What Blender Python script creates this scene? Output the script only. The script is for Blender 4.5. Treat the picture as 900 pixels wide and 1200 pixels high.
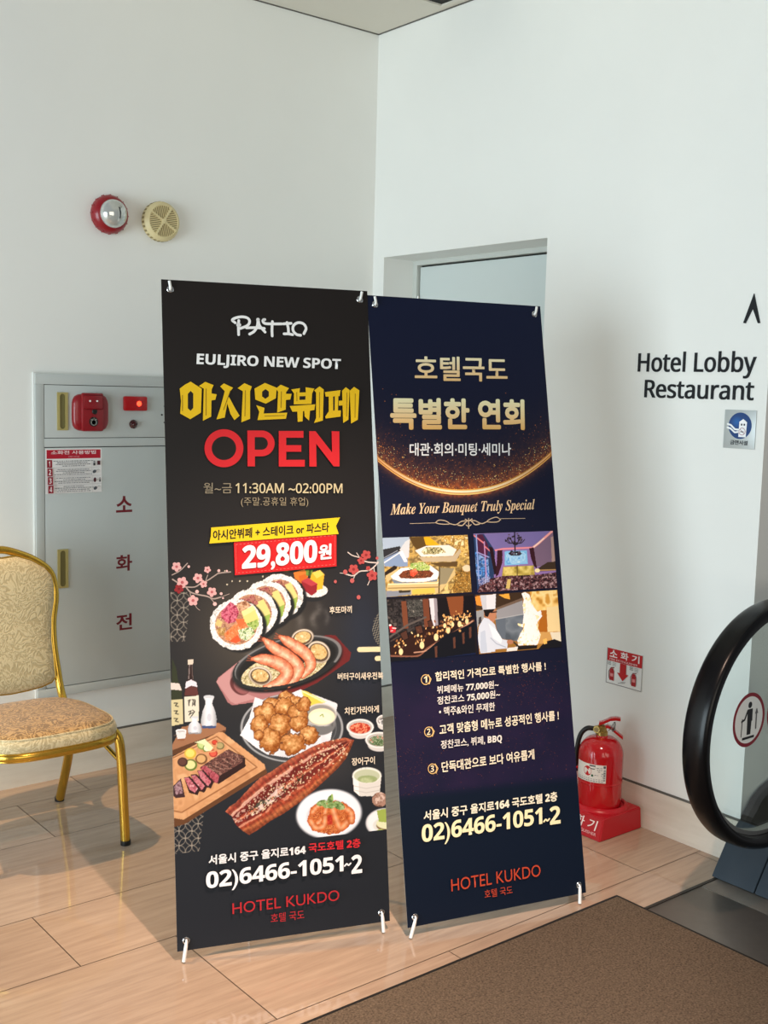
import bpy, bmesh, math, random
import numpy as np
from mathutils import Vector, Matrix

SC = bpy.context.scene
for _o in list(bpy.data.objects):
    bpy.data.objects.remove(_o, do_unlink=True)
COL = SC.collection
PI = math.pi
random.seed(7)

# ------------------------------------------------------------------ camera
# the room corner (left wall meets right wall) is the origin: left wall is y=0, right wall is x=0
FPX = 1302.13
CAM = np.array([3.1409, 4.0031, 1.5233])
def _rot(a, b, c):
    ca, sa, cb, sb, cc, sc = math.cos(a), math.sin(a), math.cos(b), math.sin(b), math.cos(c), math.sin(c)
    Ry = np.array([[ca, 0, sa], [0, 1, 0], [-sa, 0, ca]])
    Rx = np.array([[1, 0, 0], [0, cb, -sb], [0, sb, cb]])
    Rz = np.array([[cc, -sc, 0], [sc, cc, 0], [0, 0, 1]])
    return Rz @ Rx @ Ry
WM = _rot(-0.680492147, 0.109340074, 0.0259414994) @ np.array([[-1, 0, 0], [0, 0, -1], [0, -1, 0]], float)
_cr, _cu, _cb = WM.T @ [1, 0, 0], WM.T @ [0, -1, 0], WM.T @ [0, 0, -1]
cam_d = bpy.data.cameras.new('camera')
cam_d.sensor_fit = 'VERTICAL'
cam_d.sensor_height = 24.0
cam_d.lens = FPX / 1200 * 24.0
cam_d.clip_start = 0.05
cam = bpy.data.objects.new('camera', cam_d)
COL.objects.link(cam)
cam.matrix_world = Matrix(((_cr[0], _cu[0], _cb[0], CAM[0]), (_cr[1], _cu[1], _cb[1], CAM[1]),
                           (_cr[2], _cu[2], _cb[2], CAM[2]), (0, 0, 0, 1)))
SC.camera = cam

# ------------------------------------------------------------------ light and exposure
SC.view_settings.view_transform = 'Standard'
SC.view_settings.look = 'None'
SC.view_settings.gamma = 1.0
SC.view_settings.use_curve_mapping = False
SC.view_settings.exposure = 0.0

W = bpy.data.worlds.new('lobby_ambient')
SC.world = W
W.use_nodes = True
W.node_tree.nodes['Background'].inputs[0].default_value = (0.94, 0.97, 1.0, 1)
W.node_tree.nodes['Background'].inputs[1].default_value = 0.25

def look_at(o, target):
    o.rotation_euler = (Vector(target) - o.location).to_track_quat('-Z', 'Y').to_euler()

def area_light(name, loc, target, sx, sy, power, color):
    l = bpy.data.lights.new(name, 'AREA')
    l.shape = 'RECTANGLE'; l.size = sx; l.size_y = sy; l.energy = power; l.color = color
    o = bpy.data.objects.new(name, l); COL.objects.link(o)
    o.location = loc; look_at(o, target)
    return o

def spot_light(name, loc, target, power, color, angle, blend, radius):
    l = bpy.data.lights.new(name, 'SPOT')
    l.energy = power; l.color = color; l.spot_size = math.radians(angle); l.spot_blend = blend
    l.shadow_soft_size = radius
    o = bpy.data.objects.new(name, l); COL.objects.link(o)
    o.location = loc; look_at(o, target)
    return o

# glazed street front, off to the left of the frame, shining along the left wall on to the right wall
area_light('daylight_glazing', (6.2, 2.1, 1.2), (0.0, 1.7, 0.8), 3.4, 2.4, 236, (0.78, 0.93, 1.0))
# added warm fill from behind the camera, for left wall and banners
area_light('warm_fill', (3.2, 7.4, 1.9), (1.2, 0.0, 1.3), 4.0, 2.8, 84, (1.0, 0.91, 0.75))
# recessed ceiling downlights (warm)
spot_light('downlight_chair', (2.49, 0.55, 3.04), (2.20, 0.85, 0.0), 225, (1.0, 0.64, 0.34), 56, 0.6, 0.022)
spot_light('downlight_banners', (1.80, 2.95, 3.04), (1.28, 1.80, 0.0), 430, (1.0, 0.70, 0.54), 50, 0.9, 0.03)

# ------------------------------------------------------------------ materials
def hexlin(h):
    h = h.lstrip('#')
    out = []
    for i in (0, 2, 4):
        c = int(h[i:i + 2], 16) / 255
        out.append(c / 12.92 if c <= 0.04045 else ((c + 0.055) / 1.055) ** 2.4)
    return tuple(out)

def mat(name, color, rough=0.5, metal=0.0, spec=0.5, noise=0.0, nscale=20.0, bump=0.0, bscale=60.0,
        coat=0.0, emit=None, estr=0.0, trans=0.0, ior=1.45, sheen=0.0):
    m = bpy.data.materials.new(name); m.use_nodes = True
    nt = m.node_tree; b = nt.nodes['Principled BSDF']
    c = hexlin(color) if isinstance(color, str) else color
    b.inputs['Base Color'].default_value = (*c, 1)
    b.inputs['Roughness'].default_value = rough
    b.inputs['Metallic'].default_value = metal
    b.inputs['Specular IOR Level'].default_value = spec
    b.inputs['Coat Weight'].default_value = coat
    b.inputs['Transmission Weight'].default_value = trans
    b.inputs['IOR'].default_value = ior
    b.inputs['Sheen Weight'].default_value = sheen
    if emit:
        b.inputs['Emission Color'].default_value = (*hexlin(emit), 1)
        b.inputs['Emission Strength'].default_value = estr
    if noise or bump:
        tc = nt.nodes.new('ShaderNodeTexCoord')
    if noise:
        n = nt.nodes.new('ShaderNodeTexNoise'); n.inputs['Scale'].default_value = nscale
        n.inputs['Detail'].default_value = 5
        nt.links.new(tc.outputs['Object'], n.inputs['Vector'])
        r = nt.nodes.new('ShaderNodeValToRGB')
        r.color_ramp.elements[0].position = 0.3; r.color_ramp.elements[1].position = 0.7
        r.color_ramp.elements[0].color = (*[max(0, x * (1 - noise)) for x in c], 1)
        r.color_ramp.elements[1].color = (*[min(1, x * (1 + noise)) for x in c], 1)
        nt.links.new(n.outputs['Fac'], r.inputs[0]); nt.links.new(r.outputs[0], b.inputs['Base Color'])
    if bump:
        n2 = nt.nodes.new('ShaderNodeTexNoise'); n2.inputs['Scale'].default_value = bscale
        n2.inputs['Detail'].default_value = 4
        nt.links.new(tc.outputs['Object'], n2.inputs['Vector'])
        bp = nt.nodes.new('ShaderNodeBump'); bp.inputs['Strength'].default_value = bump
        bp.inputs['Distance'].default_value = 0.01
        nt.links.new(n2.outputs['Fac'], bp.inputs['Height']); nt.links.new(bp.outputs[0], b.inputs['Normal'])
    return m

def mat_stone(name, c1, c2, rough, streak):
    """travertine: stretched noise bands plus pores, a slight shift for each tile"""
    m = bpy.data.materials.new(name); m.use_nodes = True
    nt = m.node_tree; b = nt.nodes['Principled BSDF']; N = nt.nodes.new; L = nt.links.new
    tc = N('ShaderNodeTexCoord'); mp = N('ShaderNodeMapping'); mp.inputs['Scale'].default_value = streak
    L(tc.outputs['Object'], mp.inputs['Vector'])
    geo = N('ShaderNodeNewGeometry')
    add = N('ShaderNodeVectorMath'); add.operation = 'ADD'
    sc = N('ShaderNodeVectorMath'); sc.operation = 'SCALE'; sc.inputs['Scale'].default_value = 37.0
    cmb = N('ShaderNodeCombineXYZ')
    L(geo.outputs['Random Per Island'], cmb.inputs[0]); L(geo.outputs['Random Per Island'], cmb.inputs[2])
    L(cmb.outputs[0], sc.inputs[0]); L(mp.outputs[0], add.inputs[0]); L(sc.outputs[0], add.inputs[1])
    n = N('ShaderNodeTexNoise'); n.inputs['Scale'].default_value = 4.0; n.inputs['Detail'].default_value = 8
    n.inputs['Roughness'].default_value = 0.62
    L(add.outputs[0], n.inputs['Vector'])
    r = N('ShaderNodeValToRGB')
    r.color_ramp.elements[0].position = 0.32; r.color_ramp.elements[1].position = 0.68
    r.color_ramp.elements[0].color = (*hexlin(c1), 1); r.color_ramp.elements[1].color = (*hexlin(c2), 1)
    L(n.outputs['Fac'], r.inputs[0])
    hv = N('ShaderNodeHueSaturation')
    mr = N('ShaderNodeMapRange'); mr.inputs['To Min'].default_value = 0.93; mr.inputs['To Max'].default_value = 1.06
    L(geo.outputs['Random Per Island'], mr.inputs['Value']); L(mr.outputs[0], hv.inputs['Value'])
    L(r.outputs[0], hv.inputs['Color']); L(hv.outputs[0], b.inputs['Base Color'])
    b.inputs['Roughness'].default_value = rough
    b.inputs['Specular IOR Level'].default_value = 0.5
    return m

def mat_damask(name, c1, c2):
    """woven damask: swirling two tone scrolls with a raised pattern"""
    m = bpy.data.materials.new(name); m.use_nodes = True
    nt = m.node_tree; b = nt.nodes['Principled BSDF']; N = nt.nodes.new; L = nt.links.new
    tc = N('ShaderNodeTexCoord')
    w = N('ShaderNodeTexNoise'); w.inputs['Scale'].default_value = 11.0; w.inputs['Detail'].default_value = 1.5
    L(tc.outputs['Object'], w.inputs['Vector'])
    mul = N('ShaderNodeVectorMath'); mul.operation = 'SCALE'; mul.inputs['Scale'].default_value = 0.11
    add = N('ShaderNodeVectorMath'); add.operation = 'ADD'
    L(w.outputs['Color'], mul.inputs[0]); L(mul.outputs[0], add.inputs[0]); L(tc.outputs['Object'], add.inputs[1])
    wv = N('ShaderNodeTexWave'); wv.wave_type = 'RINGS'; wv.inputs['Scale'].default_value = 15
    wv.inputs['Distortion'].default_value = 14.0; wv.inputs['Detail'].default_value = 2.0
    wv.inputs['Detail Scale'].default_value = 3.0
    L(add.outputs[0], wv.inputs['Vector'])
    r = N('ShaderNodeValToRGB')
    r.color_ramp.elements[0].position = 0.40; r.color_ramp.elements[1].position = 0.60
    r.color_ramp.elements[0].color = (*hexlin(c1), 1); r.color_ramp.elements[1].color = (*hexlin(c2), 1)
    L(wv.outputs['Fac'], r.inputs[0]); L(r.outputs[0], b.inputs['Base Color'])
    bp = N('ShaderNodeBump'); bp.inputs['Strength'].default_value = 0.25; bp.inputs['Distance'].default_value = 0.004
    L(wv.outputs['Fac'], bp.inputs['Height']); L(bp.outputs[0], b.inputs['Normal'])
    b.inputs['Roughness'].default_value = 0.62
    b.inputs['Sheen Weight'].default_value = 0.3
    return m

def mat_attr(name, rough=0.45, spec=0.4):
    """printed surface: the ink colour is stored per vertex"""
    m = bpy.data.materials.new(name); m.use_nodes = True
    nt = m.node_tree; b = nt.nodes['Principled BSDF']
    a = nt.nodes.new('ShaderNodeAttribute'); a.attribute_name = 'ink'
    nt.links.new(a.outputs['Color'], b.inputs['Base Color'])
    b.inputs['Roughness'].default_value = rough
    b.inputs['Specular IOR Level'].default_value = spec
    return m

def mat_glass(name, tint=(0.93, 0.97, 0.96)):
    m = bpy.data.materials.new(name); m.use_nodes = True
    nt = m.node_tree; nt.nodes.clear(); N = nt.nodes.new; L = nt.links.new
    out = N('ShaderNodeOutputMaterial'); mix = N('ShaderNodeMixShader')
    t = N('ShaderNodeBsdfTransparent'); t.inputs[0].default_value = (*tint, 1)
    g = N('ShaderNodeBsdfGlossy'); g.inputs['Roughness'].default_value = 0.02
    lw = N('ShaderNodeLayerWeight'); lw.inputs[0].default_value = 0.5
    pw = N('ShaderNodeMath'); pw.operation = 'POWER'; pw.inputs[1].default_value = 4.0
    ma = N('ShaderNodeMath'); ma.operation = 'MULTIPLY_ADD'; ma.inputs[1].default_value = 0.9; ma.inputs[2].default_value = 0.04
    L(lw.outputs['Facing'], pw.inputs[0]); L(pw.outputs[0], ma.inputs[0]); L(ma.outputs[0], mix.inputs[0])
    L(t.outputs[0], mix.inputs[1]); L(g.outputs[0], mix.inputs[2])
    L(mix.outputs[0], out.inputs[0])
    return m

M = {}
M['wall'] = mat('wall_paint', '#e9eae6', 0.55, noise=0.010, nscale=3.0, bump=0.03, bscale=140)
M['ceil'] = mat('ceiling_paint', '#dcd8cc', 0.8)
M['floor'] = mat_stone('travertine_floor', '#9e8875', '#b39d88', 0.05, (1.1, 13.0, 1.0))
M['grout'] = mat('grout', '#6d5a4a', 0.7)
M['base'] = mat_stone('travertine_baseboard', '#cdc3b4', '#e0d9cc', 0.3, (0.6, 0.6, 4.0))
M['groove'] = mat('dark_joint', '#5c5a55', 0.7)
M['door'] = mat('door_paint', '#cdd6d4', 0.4)
M['doorframe'] = mat('door_frame_paint', '#c6cac4', 0.4)
M['dark'] = mat('dark_gap', '#23241f', 0.8)
M['steel'] = mat('steel', '#b8b8b4', 0.3, 1.0)
M['cab'] = mat('cabinet_paint', '#bcc1be', 0.16, spec=0.5, noise=0.015, nscale=4)
M['cabtrim'] = mat('cabinet_trim', '#d8dad6', 0.3)
M['brass'] = mat('pale_brass', '#c6b878', 0.35, 0.5)
M['brassin'] = mat('handle_recess', '#7a7348', 0.5, 0.3)
M['red'] = mat('red_plastic', '#8a101c', 0.32, coat=0.2)
M['redpaint'] = mat('red_enamel', '#b80f18', 0.14, coat=0.5)
M['redstand'] = mat('red_stand_plastic', '#b0101f', 0.30)
M['black'] = mat('black_plastic', '#141414', 0.4)
M['rubber'] = mat('handrail_rubber', '#08080a', 0.26, spec=0.28)
M['white'] = mat('white_plastic', '#eeeeea', 0.3)
M['gold'] = mat('gold_tube', '#cba443', 0.22, 0.9, noise=0.05, nscale=14)
M['damask'] = mat_damask('damask_back', '#baab83', '#d2c49c')
M['damasktint'] = mat_damask('damask_light_tint', '#80602f', '#b8935c')  # same cloth as the back; warm light and grazing view painted in as brown
M['lampred'] = mat('lit_red_lens', '#8a0f16', 0.2, emit='#d01010', estr=0.12)
M['lampcore'] = mat('lamp_core', '#ff5030', 0.3, emit='#ff3a20', estr=4.0)
M['darkred'] = mat('dark_red_lens', '#3a0c0e', 0.15, coat=0.5)
M['ivory'] = mat('ivory_plastic', '#d9cb9c', 0.45)
M['ivorydark'] = mat('ivory_slot', '#8c7d55', 0.7)
M['chrome'] = mat('chrome', '#d8d8d8', 0.12, 1.0)
M['lens'] = mat('strobe_lens', '#c9ccc8', 0.08, 0.55, coat=0.5)
M['letter'] = mat('dark_letter', '#16191d', 0.5, spec=0.25)
M['print'] = mat_attr('printed_ink', 0.45)
M['vinyl'] = mat_attr('printed_banner', 0.42, 0.22)
M['sheetback'] = mat('banner_back', '#c9c9c6', 0.6)
M['pole'] = mat('stand_pole', '#c4c6c8', 0.35, 0.6)
M['mat'] = mat('mat_pile', '#7d6d5c', 0.95, spec=0.1, noise=0.45, nscale=190, bump=0.9, bscale=420)
M['matedge'] = mat('mat_rubber_edge', '#141210', 0.75)
M['plate'] = mat('landing_plate', '#77726c', 0.38, 0.75, noise=0.06, nscale=30)
M['platetrim'] = mat('plate_trim', '#3a352f', 0.5, 0.5)
M['clad'] = mat('escalator_cladding', '#333d47', 0.42, 0.35, noise=0.05, nscale=12)
M['deck'] = mat('escalator_deck', '#2b2825', 0.3, 0.5)
M['glass'] = mat_glass('balustrade_glass')
M['brasscu'] = mat('brass_valve', '#b39a5a', 0.3, 0.9)
M['silver'] = mat('brushed_plaque', '#b9bfbf', 0.4, 0.3)

# ------------------------------------------------------------------ mesh builder
class MB:
    def __init__(s):
        s.v = []; s.f = []; s.m = []; s.mats = []; s.smooth = []
    def mi(s, m):
        m = M[m] if isinstance(m, str) else m
        if m not in s.mats: s.mats.append(m)
        return s.mats.index(m)
    def add(s, verts, faces, m, smooth=False):
        k = len(s.v); i = s.mi(m)
        s.v += [tuple(map(float, p)) for p in verts]
        for f in faces:
            s.f.append(tuple(a + k for a in f)); s.m.append(i); s.smooth.append(smooth)
        return s
    def box(s, lo, hi, m, bev=0.0, mtx=None, seg=2):
        bm = bmesh.new(); bmesh.ops.create_cube(bm, size=1.0)
        for v in bm.verts:
            v.co = Vector([lo[i] + (v.co[i] + 0.5) * (hi[i] - lo[i]) for i in range(3)])
        if bev:
            bmesh.ops.bevel(bm, geom=bm.edges[:], offset=bev, segments=seg, affect='EDGES', profile=0.5)
        return s.bm(bm, m, mtx, smooth=bool(bev))
    def bm(s, bm, m, mtx=None, smooth=False):
        if mtx is not None: bm.transform(mtx)
        bmesh.ops.recalc_face_normals(bm, faces=bm.faces[:])
        bm.verts.index_update()
        s.add([v.co[:] for v in bm.verts], [[v.index for v in f.verts] for f in bm.faces], m, smooth)
        bm.free(); return s
    def sweep(s, pts, prof, m, closed=False, up=None, cap=True, smooth=True, scale=None):
        """prof: list of (a,b); a along the frame normal, b along the binormal"""
        P = [Vector(p) for p in pts]; n = len(P); k = len(prof)
        T = []
        for i in range(n):
            a = P[(i - 1) % n] if (closed or i > 0) else P[i]
            b = P[(i + 1) % n] if (closed or i < n - 1) else P[i]
            T.append((b - a).normalized())
        verts = []; nr = None
        for i in range(n):
            if up is not None:
                bn = Vector(up); nr = bn.cross(T[i]).normalized(); bn = T[i].cross(nr).normalized()
            else:
                if nr is None:
                    ax = Vector((0, 0, 1)) if abs(T[i].z) < 0.9 else Vector((1, 0, 0))
                    nr = ax.cross(T[i]).normalized()
                else:
                    nr = (nr - T[i] * nr.dot(T[i])).normalized()
                bn = T[i].cross(nr)
            sc = scale[i] if scale else 1.0
            for a, b in prof: verts.append(P[i] + nr * a * sc + bn * b * sc)
        faces = []
        for i in range(n if closed else n - 1):
            j = (i + 1) % n
            for q in range(k):
                r = (q + 1) % k
                faces.append((i * k + q, i * k + r, j * k + r, j * k + q))
        if cap and not closed:
            faces.append(tuple(range(k - 1, -1, -1))); faces.append(tuple((n - 1) * k + q for q in range(k)))
        return s.add(verts, faces, m, smooth)
    def tube(s, pts, r, m, seg=12, closed=False, scale=None, ry=None):
        ry = ry or r
        return s.sweep(pts, [(r * math.cos(2 * PI * i / seg), ry * math.sin(2 * PI * i / seg)) for i in range(seg)], m,
                       closed=closed, scale=scale)
    def lathe(s, prof, m, origin=(0, 0, 0), axis=(0, 0, 1), seg=40, smooth=True, arc=None):
        """prof: list of (radius, height along axis)"""
        q = Vector((0, 0, 1)).rotation_difference(Vector(axis)).to_matrix().to_4x4()
        mt = Matrix.Translation(origin) @ q
        verts = []; k = len(prof)
        a0, a1 = arc if arc else (0, 2 * PI)
        n = seg if not arc else seg + 1
        for i in range(n):
            a = a0 + (a1 - a0) * i / seg
            for r, h in prof: verts.append(mt @ Vector((r * math.cos(a), r * math.sin(a), h)))
        faces = []
        for i in range(seg):
            j = (i + 1) % n
            for p in range(k - 1): faces.append((i * k + p, j * k + p, j * k + p + 1, i * k + p + 1))
        if not arc:
            if prof[0][0] > 1e-6: faces.append(tuple(i * k for i in range(n - 1, -1, -1)))
            if prof[-1][0] > 1e-6: faces.append(tuple(i * k + k - 1 for i in range(n)))
        return s.add(verts, faces, m, smooth)
    def prism(s, pts, d, m, bev=0.0):
        """pts: 3D polygon; d: extrusion vector"""
        bm = bmesh.new()
        vs = [bm.verts.new(p) for p in pts]; f = bm.faces.new(vs)
        r = bmesh.ops.extrude_face_region(bm, geom=[f])
        bmesh.ops.translate(bm, vec=Vector(d), verts=[e for e in r['geom'] if isinstance(e, bmesh.types.BMVert)])
        if bev:
            bmesh.ops.bevel(bm, geom=bm.edges[:], offset=bev, segments=2, affect='EDGES')
        return s.bm(bm, m, smooth=bool(bev))
    def quad(s, a, b, c, d, m):
        return s.add([a, b, c, d], [(0, 1, 2, 3)], m)
    def build(s, name, parent=None, sharp=35):
        me = bpy.data.meshes.new(name)
        me.from_pydata(s.v, [], s.f)
        for m in s.mats: me.materials.append(m)
        me.polygons.foreach_set('material_index', s.m)
        me.polygons.foreach_set('use_smooth', s.smooth)
        me.update()
        if any(s.smooth): me.set_sharp_from_angle(angle=math.radians(sharp))
        o = bpy.data.objects.new(name, me); COL.objects.link(o)
        if parent:
            o.parent = parent
            o.matrix_parent_inverse = Matrix.Translation(parent.location).inverted()
        return o

def thing(name, label, cat, loc, group=None):
    o = bpy.data.objects.new(name, None); COL.objects.link(o)
    o.location = loc; o.empty_display_size = 0.1
    tag(o, label, cat, group); return o
def tag(o, label, cat, group=None):
    o['label'] = label; o['category'] = cat
    if group: o['group'] = group
    return o
def struct(o):
    o['kind'] = 'structure'; return o

# ------------------------------------------------------------------ flat work on a plane (lettering, stickers, prints)
class Plane:
    """a plane in the room: origin o, axes u and v, facing n"""
    def __init__(s, o, u, v, bend=None):
        s.o = np.array(o, float); s.u = np.array(u, float); s.v = np.array(v, float)
        s.n = np.cross(s.u, s.v); s.bend = bend
    def px(s, x, y):
        """where the photograph's pixel (x, y) falls on this plane"""
        d = WM.T @ np.array([(x - 450) / FPX, (y - 600) / FPX, 1.0])
        t = np.dot(s.o - CAM, s.n) / np.dot(d, s.n); q = CAM + d * t - s.o
        return np.array([q @ s.u, q @ s.v])
    def P(s, ab, h=0.0):
        ab = np.atleast_2d(ab)
        hh = h + (s.bend(ab[:, 0], ab[:, 1]) if s.bend else 0.0)
        return s.o + ab[:, :1] * s.u + ab[:, 1:2] * s.v + np.reshape(np.broadcast_to(hh, (len(ab),)), (-1, 1)) * s.n
    def to_px(s, ab, h=0.0):
        c = (s.P(ab, h) - CAM) @ WM.T
        return c[:, :2] / c[:, 2:3] * FPX + np.array([450, 600])

_tcache = {}
def text_geo(txt, bold=0.0, shear=0.0, space=1.0):
    key = (txt, bold, shear, space)
    if key not in _tcache:
        cu = bpy.data.curves.new('txt', 'FONT'); cu.body = txt; cu.offset = bold; cu.shear = shear
        cu.space_character = space; cu.resolution_u = 4
        o = bpy.data.objects.new('txt', cu); COL.objects.link(o)
        dg = bpy.context.evaluated_depsgraph_get()
        me = bpy.data.meshes.new_from_object(o.evaluated_get(dg))
        v = np.array([q.co[:2] for q in me.vertices]); f = [tuple(p.vertices) for p in me.polygons]
        bpy.data.objects.remove(o, do_unlink=True); bpy.data.curves.remove(cu); bpy.data.meshes.remove(me)
        _tcache[key] = (v, f)
    return _tcache[key]

def _alt(U, L_, D):
    def f(t):
        return ''.join(chr(U + ord(q) - 65) if 'A' <= q <= 'Z' else chr(L_ + ord(q) - 97) if 'a' <= q <= 'z' else
                       chr(D + ord(q) - 48) if D and q.isdigit() else q for q in t)
    return f
sans_bold = _alt(0x1D5D4, 0x1D5EE, 0x1D7EC); sans = _alt(0x1D5A0, 0x1D5BA, 0x1D7E2); serif_italic = _alt(0x1D468, 0x1D482, 0)
def fat_copies(r):
    return [(0.0, 0.0)] + [(r * math.cos(PI * k / 4), r * math.sin(PI * k / 4)) for k in range(8)] if r > 0 else [(0.0, 0.0)]

class Art:
    """flat coloured shapes stacked a hair apart on a Plane, built as one mesh with a colour per vertex"""
    def __init__(s, plane, h0=0.0003, step=0.00003):
        s.pl = plane; s.h = h0; s.step = step; s.V = []; s.C = []; s.F = []; s.n = 0
    def add(s, ab, faces, col, thick=None):
        ab = np.atleast_2d(np.array(ab, float)); k = s.n
        c = hexlin(col) if isinstance(col, str) else col
        c = np.array(c, float)
        if c.ndim == 1: c = np.tile(c, (len(ab), 1))
        s.V.append(s.pl.P(ab, s.h)); s.C.append(c); s.F += [tuple(i + k for i in f) for f in faces]; s.n += len(ab)
        s.h += s.step
    def poly(s, pts, col, px=True):
        ab = [s.pl.px(*p) for p in pts] if px else pts
        from mathutils.geometry import tessellate_polygon
        tris = tessellate_polygon([[Vector((a[0], a[1], 0)) for a in ab]])
        out = []
        A = np.array(ab)
        for t in tris:
            a, b, c = A[t[0]], A[t[1]], A[t[2]]
            cr = (b[0] - a[0]) * (c[1] - a[1]) - (b[1] - a[1]) * (c[0] - a[0])
            out.append(t if cr > 0 else (t[0], t[2], t[1]))
        s.add(ab, out, col)
    def ell(s, c, rx, ry, col, ang=0.0, n=32, px=True, rim=None):
        """ellipse; rim = colour at the rim for a graded print"""
        pts = [(c[0], c[1])] + [(c[0] + rx * math.cos(t) * math.cos(ang) - ry * math.sin(t) * math.sin(ang),
                                 c[1] + rx * math.cos(t) * math.sin(ang) + ry * math.sin(t) * math.cos(ang))
                                for t in [2 * PI * i / n for i in range(n)]]
        ab = [s.pl.px(*p) for p in pts] if px else pts
        f = [(0, 1 + i, 1 + (i + 1) % n) for i in range(n)]
        if px: f = [(a, c2, b) for a, b, c2 in f]
        if rim is not None:
            cc = np.vstack([hexlin(col)] + [hexlin(rim)] * n)
            s.add(ab, f, cc)
        else: s.add(ab, f, col)
    def stroke(s, pts, w, col, px=True, caps=True, taper=None):
        ab = np.array([s.pl.px(*p) for p in pts] if px else pts)
        if px:
            q = s.pl.px(pts[0][0] + 1, pts[0][1]); w = w * np.linalg.norm(q - ab[0])
        # round joins by short discs along the path
        t = np.zeros_like(ab); t[1:-1] = ab[2:] - ab[:-2]; t[0] = ab[1] - ab[0]; t[-1] = ab[-1] - ab[-2]
        t /= np.linalg.norm(t, axis=1)[:, None] + 1e-12
        nn = np.stack([-t[:, 1], t[:, 0]], 1)
        ww = np.full(len(ab), w / 2) if taper is None else w / 2 * np.interp(np.linspace(0, 1, len(ab)), [0, 0.5, 1], taper)
        V = np.vstack([ab + nn * ww[:, None], ab - nn * ww[:, None]]); n = len(ab)
        F = [(i + n, i + 1 + n, i + 1, i) for i in range(n - 1)]
        s.add(V, F, col)
        if caps:
            for e in (0, -1): s.ell(ab[e], ww[e], ww[e], col, n=10, px=False)
    def text(s, txt, bl, tr, col, bold=0.0, shear=0.0, space=1.0, px=True):
        """fit the ink of txt into the box from bottom-left to top-right; bold = extra stroke radius in ems"""
        v, f = text_geo(txt, min(bold, 0), shear, space); r = max(bold, 0)
        a = s.pl.px(*bl) if px else np.array(bl); b = s.pl.px(*tr) if px else np.array(tr)
        lo, hi = v.min(0) - r, v.max(0) + r
        for d in fat_copies(r): s.add(a + (v + d - lo) / (hi - lo) * (b - a), f, col)
    def raster(s, ab, nx, ny, col, base=False):
        """a fine grid of printed dots, (ny+1)*(nx+1) points"""
        i = np.arange(ny)[:, None] * (nx + 1) + np.arange(nx)[None, :]
        q = np.stack([i, i + 1, i + nx + 2, i + nx + 1], -1).reshape(-1, 4)
        k = s.n; s.V.append(s.pl.P(ab, s.h)); s.C.append(col); s.F += list(map(tuple, (q + k).tolist())); s.n += len(ab)
        s.h += s.step
    def build(s, name, parent=None, matname='print', extra=None, density=1.0):
        """extra: MB whose plain geometry joins the same mesh"""
        V = np.vstack(s.V); C = np.clip(np.vstack(s.C) * density, 0, 0.95); F = list(s.F); mi = [0] * len(F); sm = [False] * len(F)
        mats = [M[matname]]
        if extra:
            k = len(V); V = np.vstack([V, np.array(extra.v)]); C = np.vstack([C, np.ones((len(extra.v), 3)) * 0.5])
            F += [tuple(i + k for i in f) for f in extra.f]; mi += [1 + q for q in extra.m]; mats += extra.mats; sm += extra.smooth
        me = bpy.data.meshes.new(name)
        nl = sum(len(f) for f in F)
        me.vertices.add(len(V)); me.vertices.foreach_set('co', V.astype(np.float32).ravel())
        me.loops.add(nl); me.polygons.add(len(F))
        ls = np.array([len(f) for f in F]); st = np.concatenate([[0], np.cumsum(ls)[:-1]])
        me.loops.foreach_set('vertex_index', np.concatenate([np.array(f) for f in F]).astype(np.int32) if len(F) < 20000 else np.fromiter((i for f in F for i in f), np.int32, nl))
        me.polygons.foreach_set('loop_start', st.astype(np.int32))
        me.polygons.foreach_set('material_index', np.array(mi, np.int32))
        for m_ in mats: me.materials.append(m_)
        me.update(calc_edges=True); me.validate()
        at = me.attributes.new('ink', 'FLOAT_COLOR', 'POINT')
        at.data.foreach_set('color', np.hstack([C, np.ones((len(C), 1))]).astype(np.float32).ravel())
        if any(sm):
            me.polygons.foreach_set('use_smooth', sm); me.set_sharp_from_angle(angle=math.radians(35))
        o = bpy.data.objects.new(name, me); COL.objects.link(o)
        if parent:
            o.parent = parent; o.matrix_parent_inverse = Matrix.Translation(parent.location).inverted()
        return o

def letter_shapes(pl, txt, bl, tr, fat=0.0, px=True):
    v, f = text_geo(txt, fat)
    a = pl.px(*bl) if px else np.array(bl); b = pl.px(*tr) if px else np.array(tr)
    lo, hi = v.min(0), v.max(0); return a + (v - lo) / (hi - lo) * (b - a), f
def letters(mb, pl, txt, bl, tr, m, depth, bold=0.0, px=True, only=None):
    """raised lettering standing off a plane"""
    ab, f = letter_shapes(pl, txt, bl, tr, bold, px) if only is None else only
    T = pl.P(ab, depth); B = pl.P(ab, 0.0); n = len(ab)
    ec = {}
    for q in f:
        for i in range(len(q)): ec[(q[i], q[(i + 1) % len(q)])] = 1
    side = [(a_ + n, b_ + n, b_, a_) for a_, b_ in ec if (b_, a_) not in ec]
    mb.add(np.vstack([T, B]), list(f) + side, m)
def split_letters(ab, f):
    """connected pieces, left to right"""
    par = list(range(len(ab)))
    def find(i):
        while par[i] != i: par[i] = par[par[i]]; i = par[i]
        return i
    for q in f:
        for k in q[1:]: par[find(k)] = find(q[0])
    gr = {}
    for q in f: gr.setdefault(find(q[0]), []).append(q)
    out = []
    for fs in gr.values():
        ids = sorted({i for q in fs for i in q}); mp = {i: k for k, i in enumerate(ids)}
        out.append((ab[ids], [tuple(mp[i] for i in q) for q in fs]))
    return sorted(out, key=lambda t: t[0][:, 0].min())

WL = Plane((0, 0, 0), (-1, 0, 0), (0, 0, 1))     # left wall face (a = -x)
WR = Plane((0, 0, 0), (0, 1, 0), (0, 0, 1))      # right wall face (a = y)
# ================================================================== the setting
CEIL = 3.077
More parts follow.
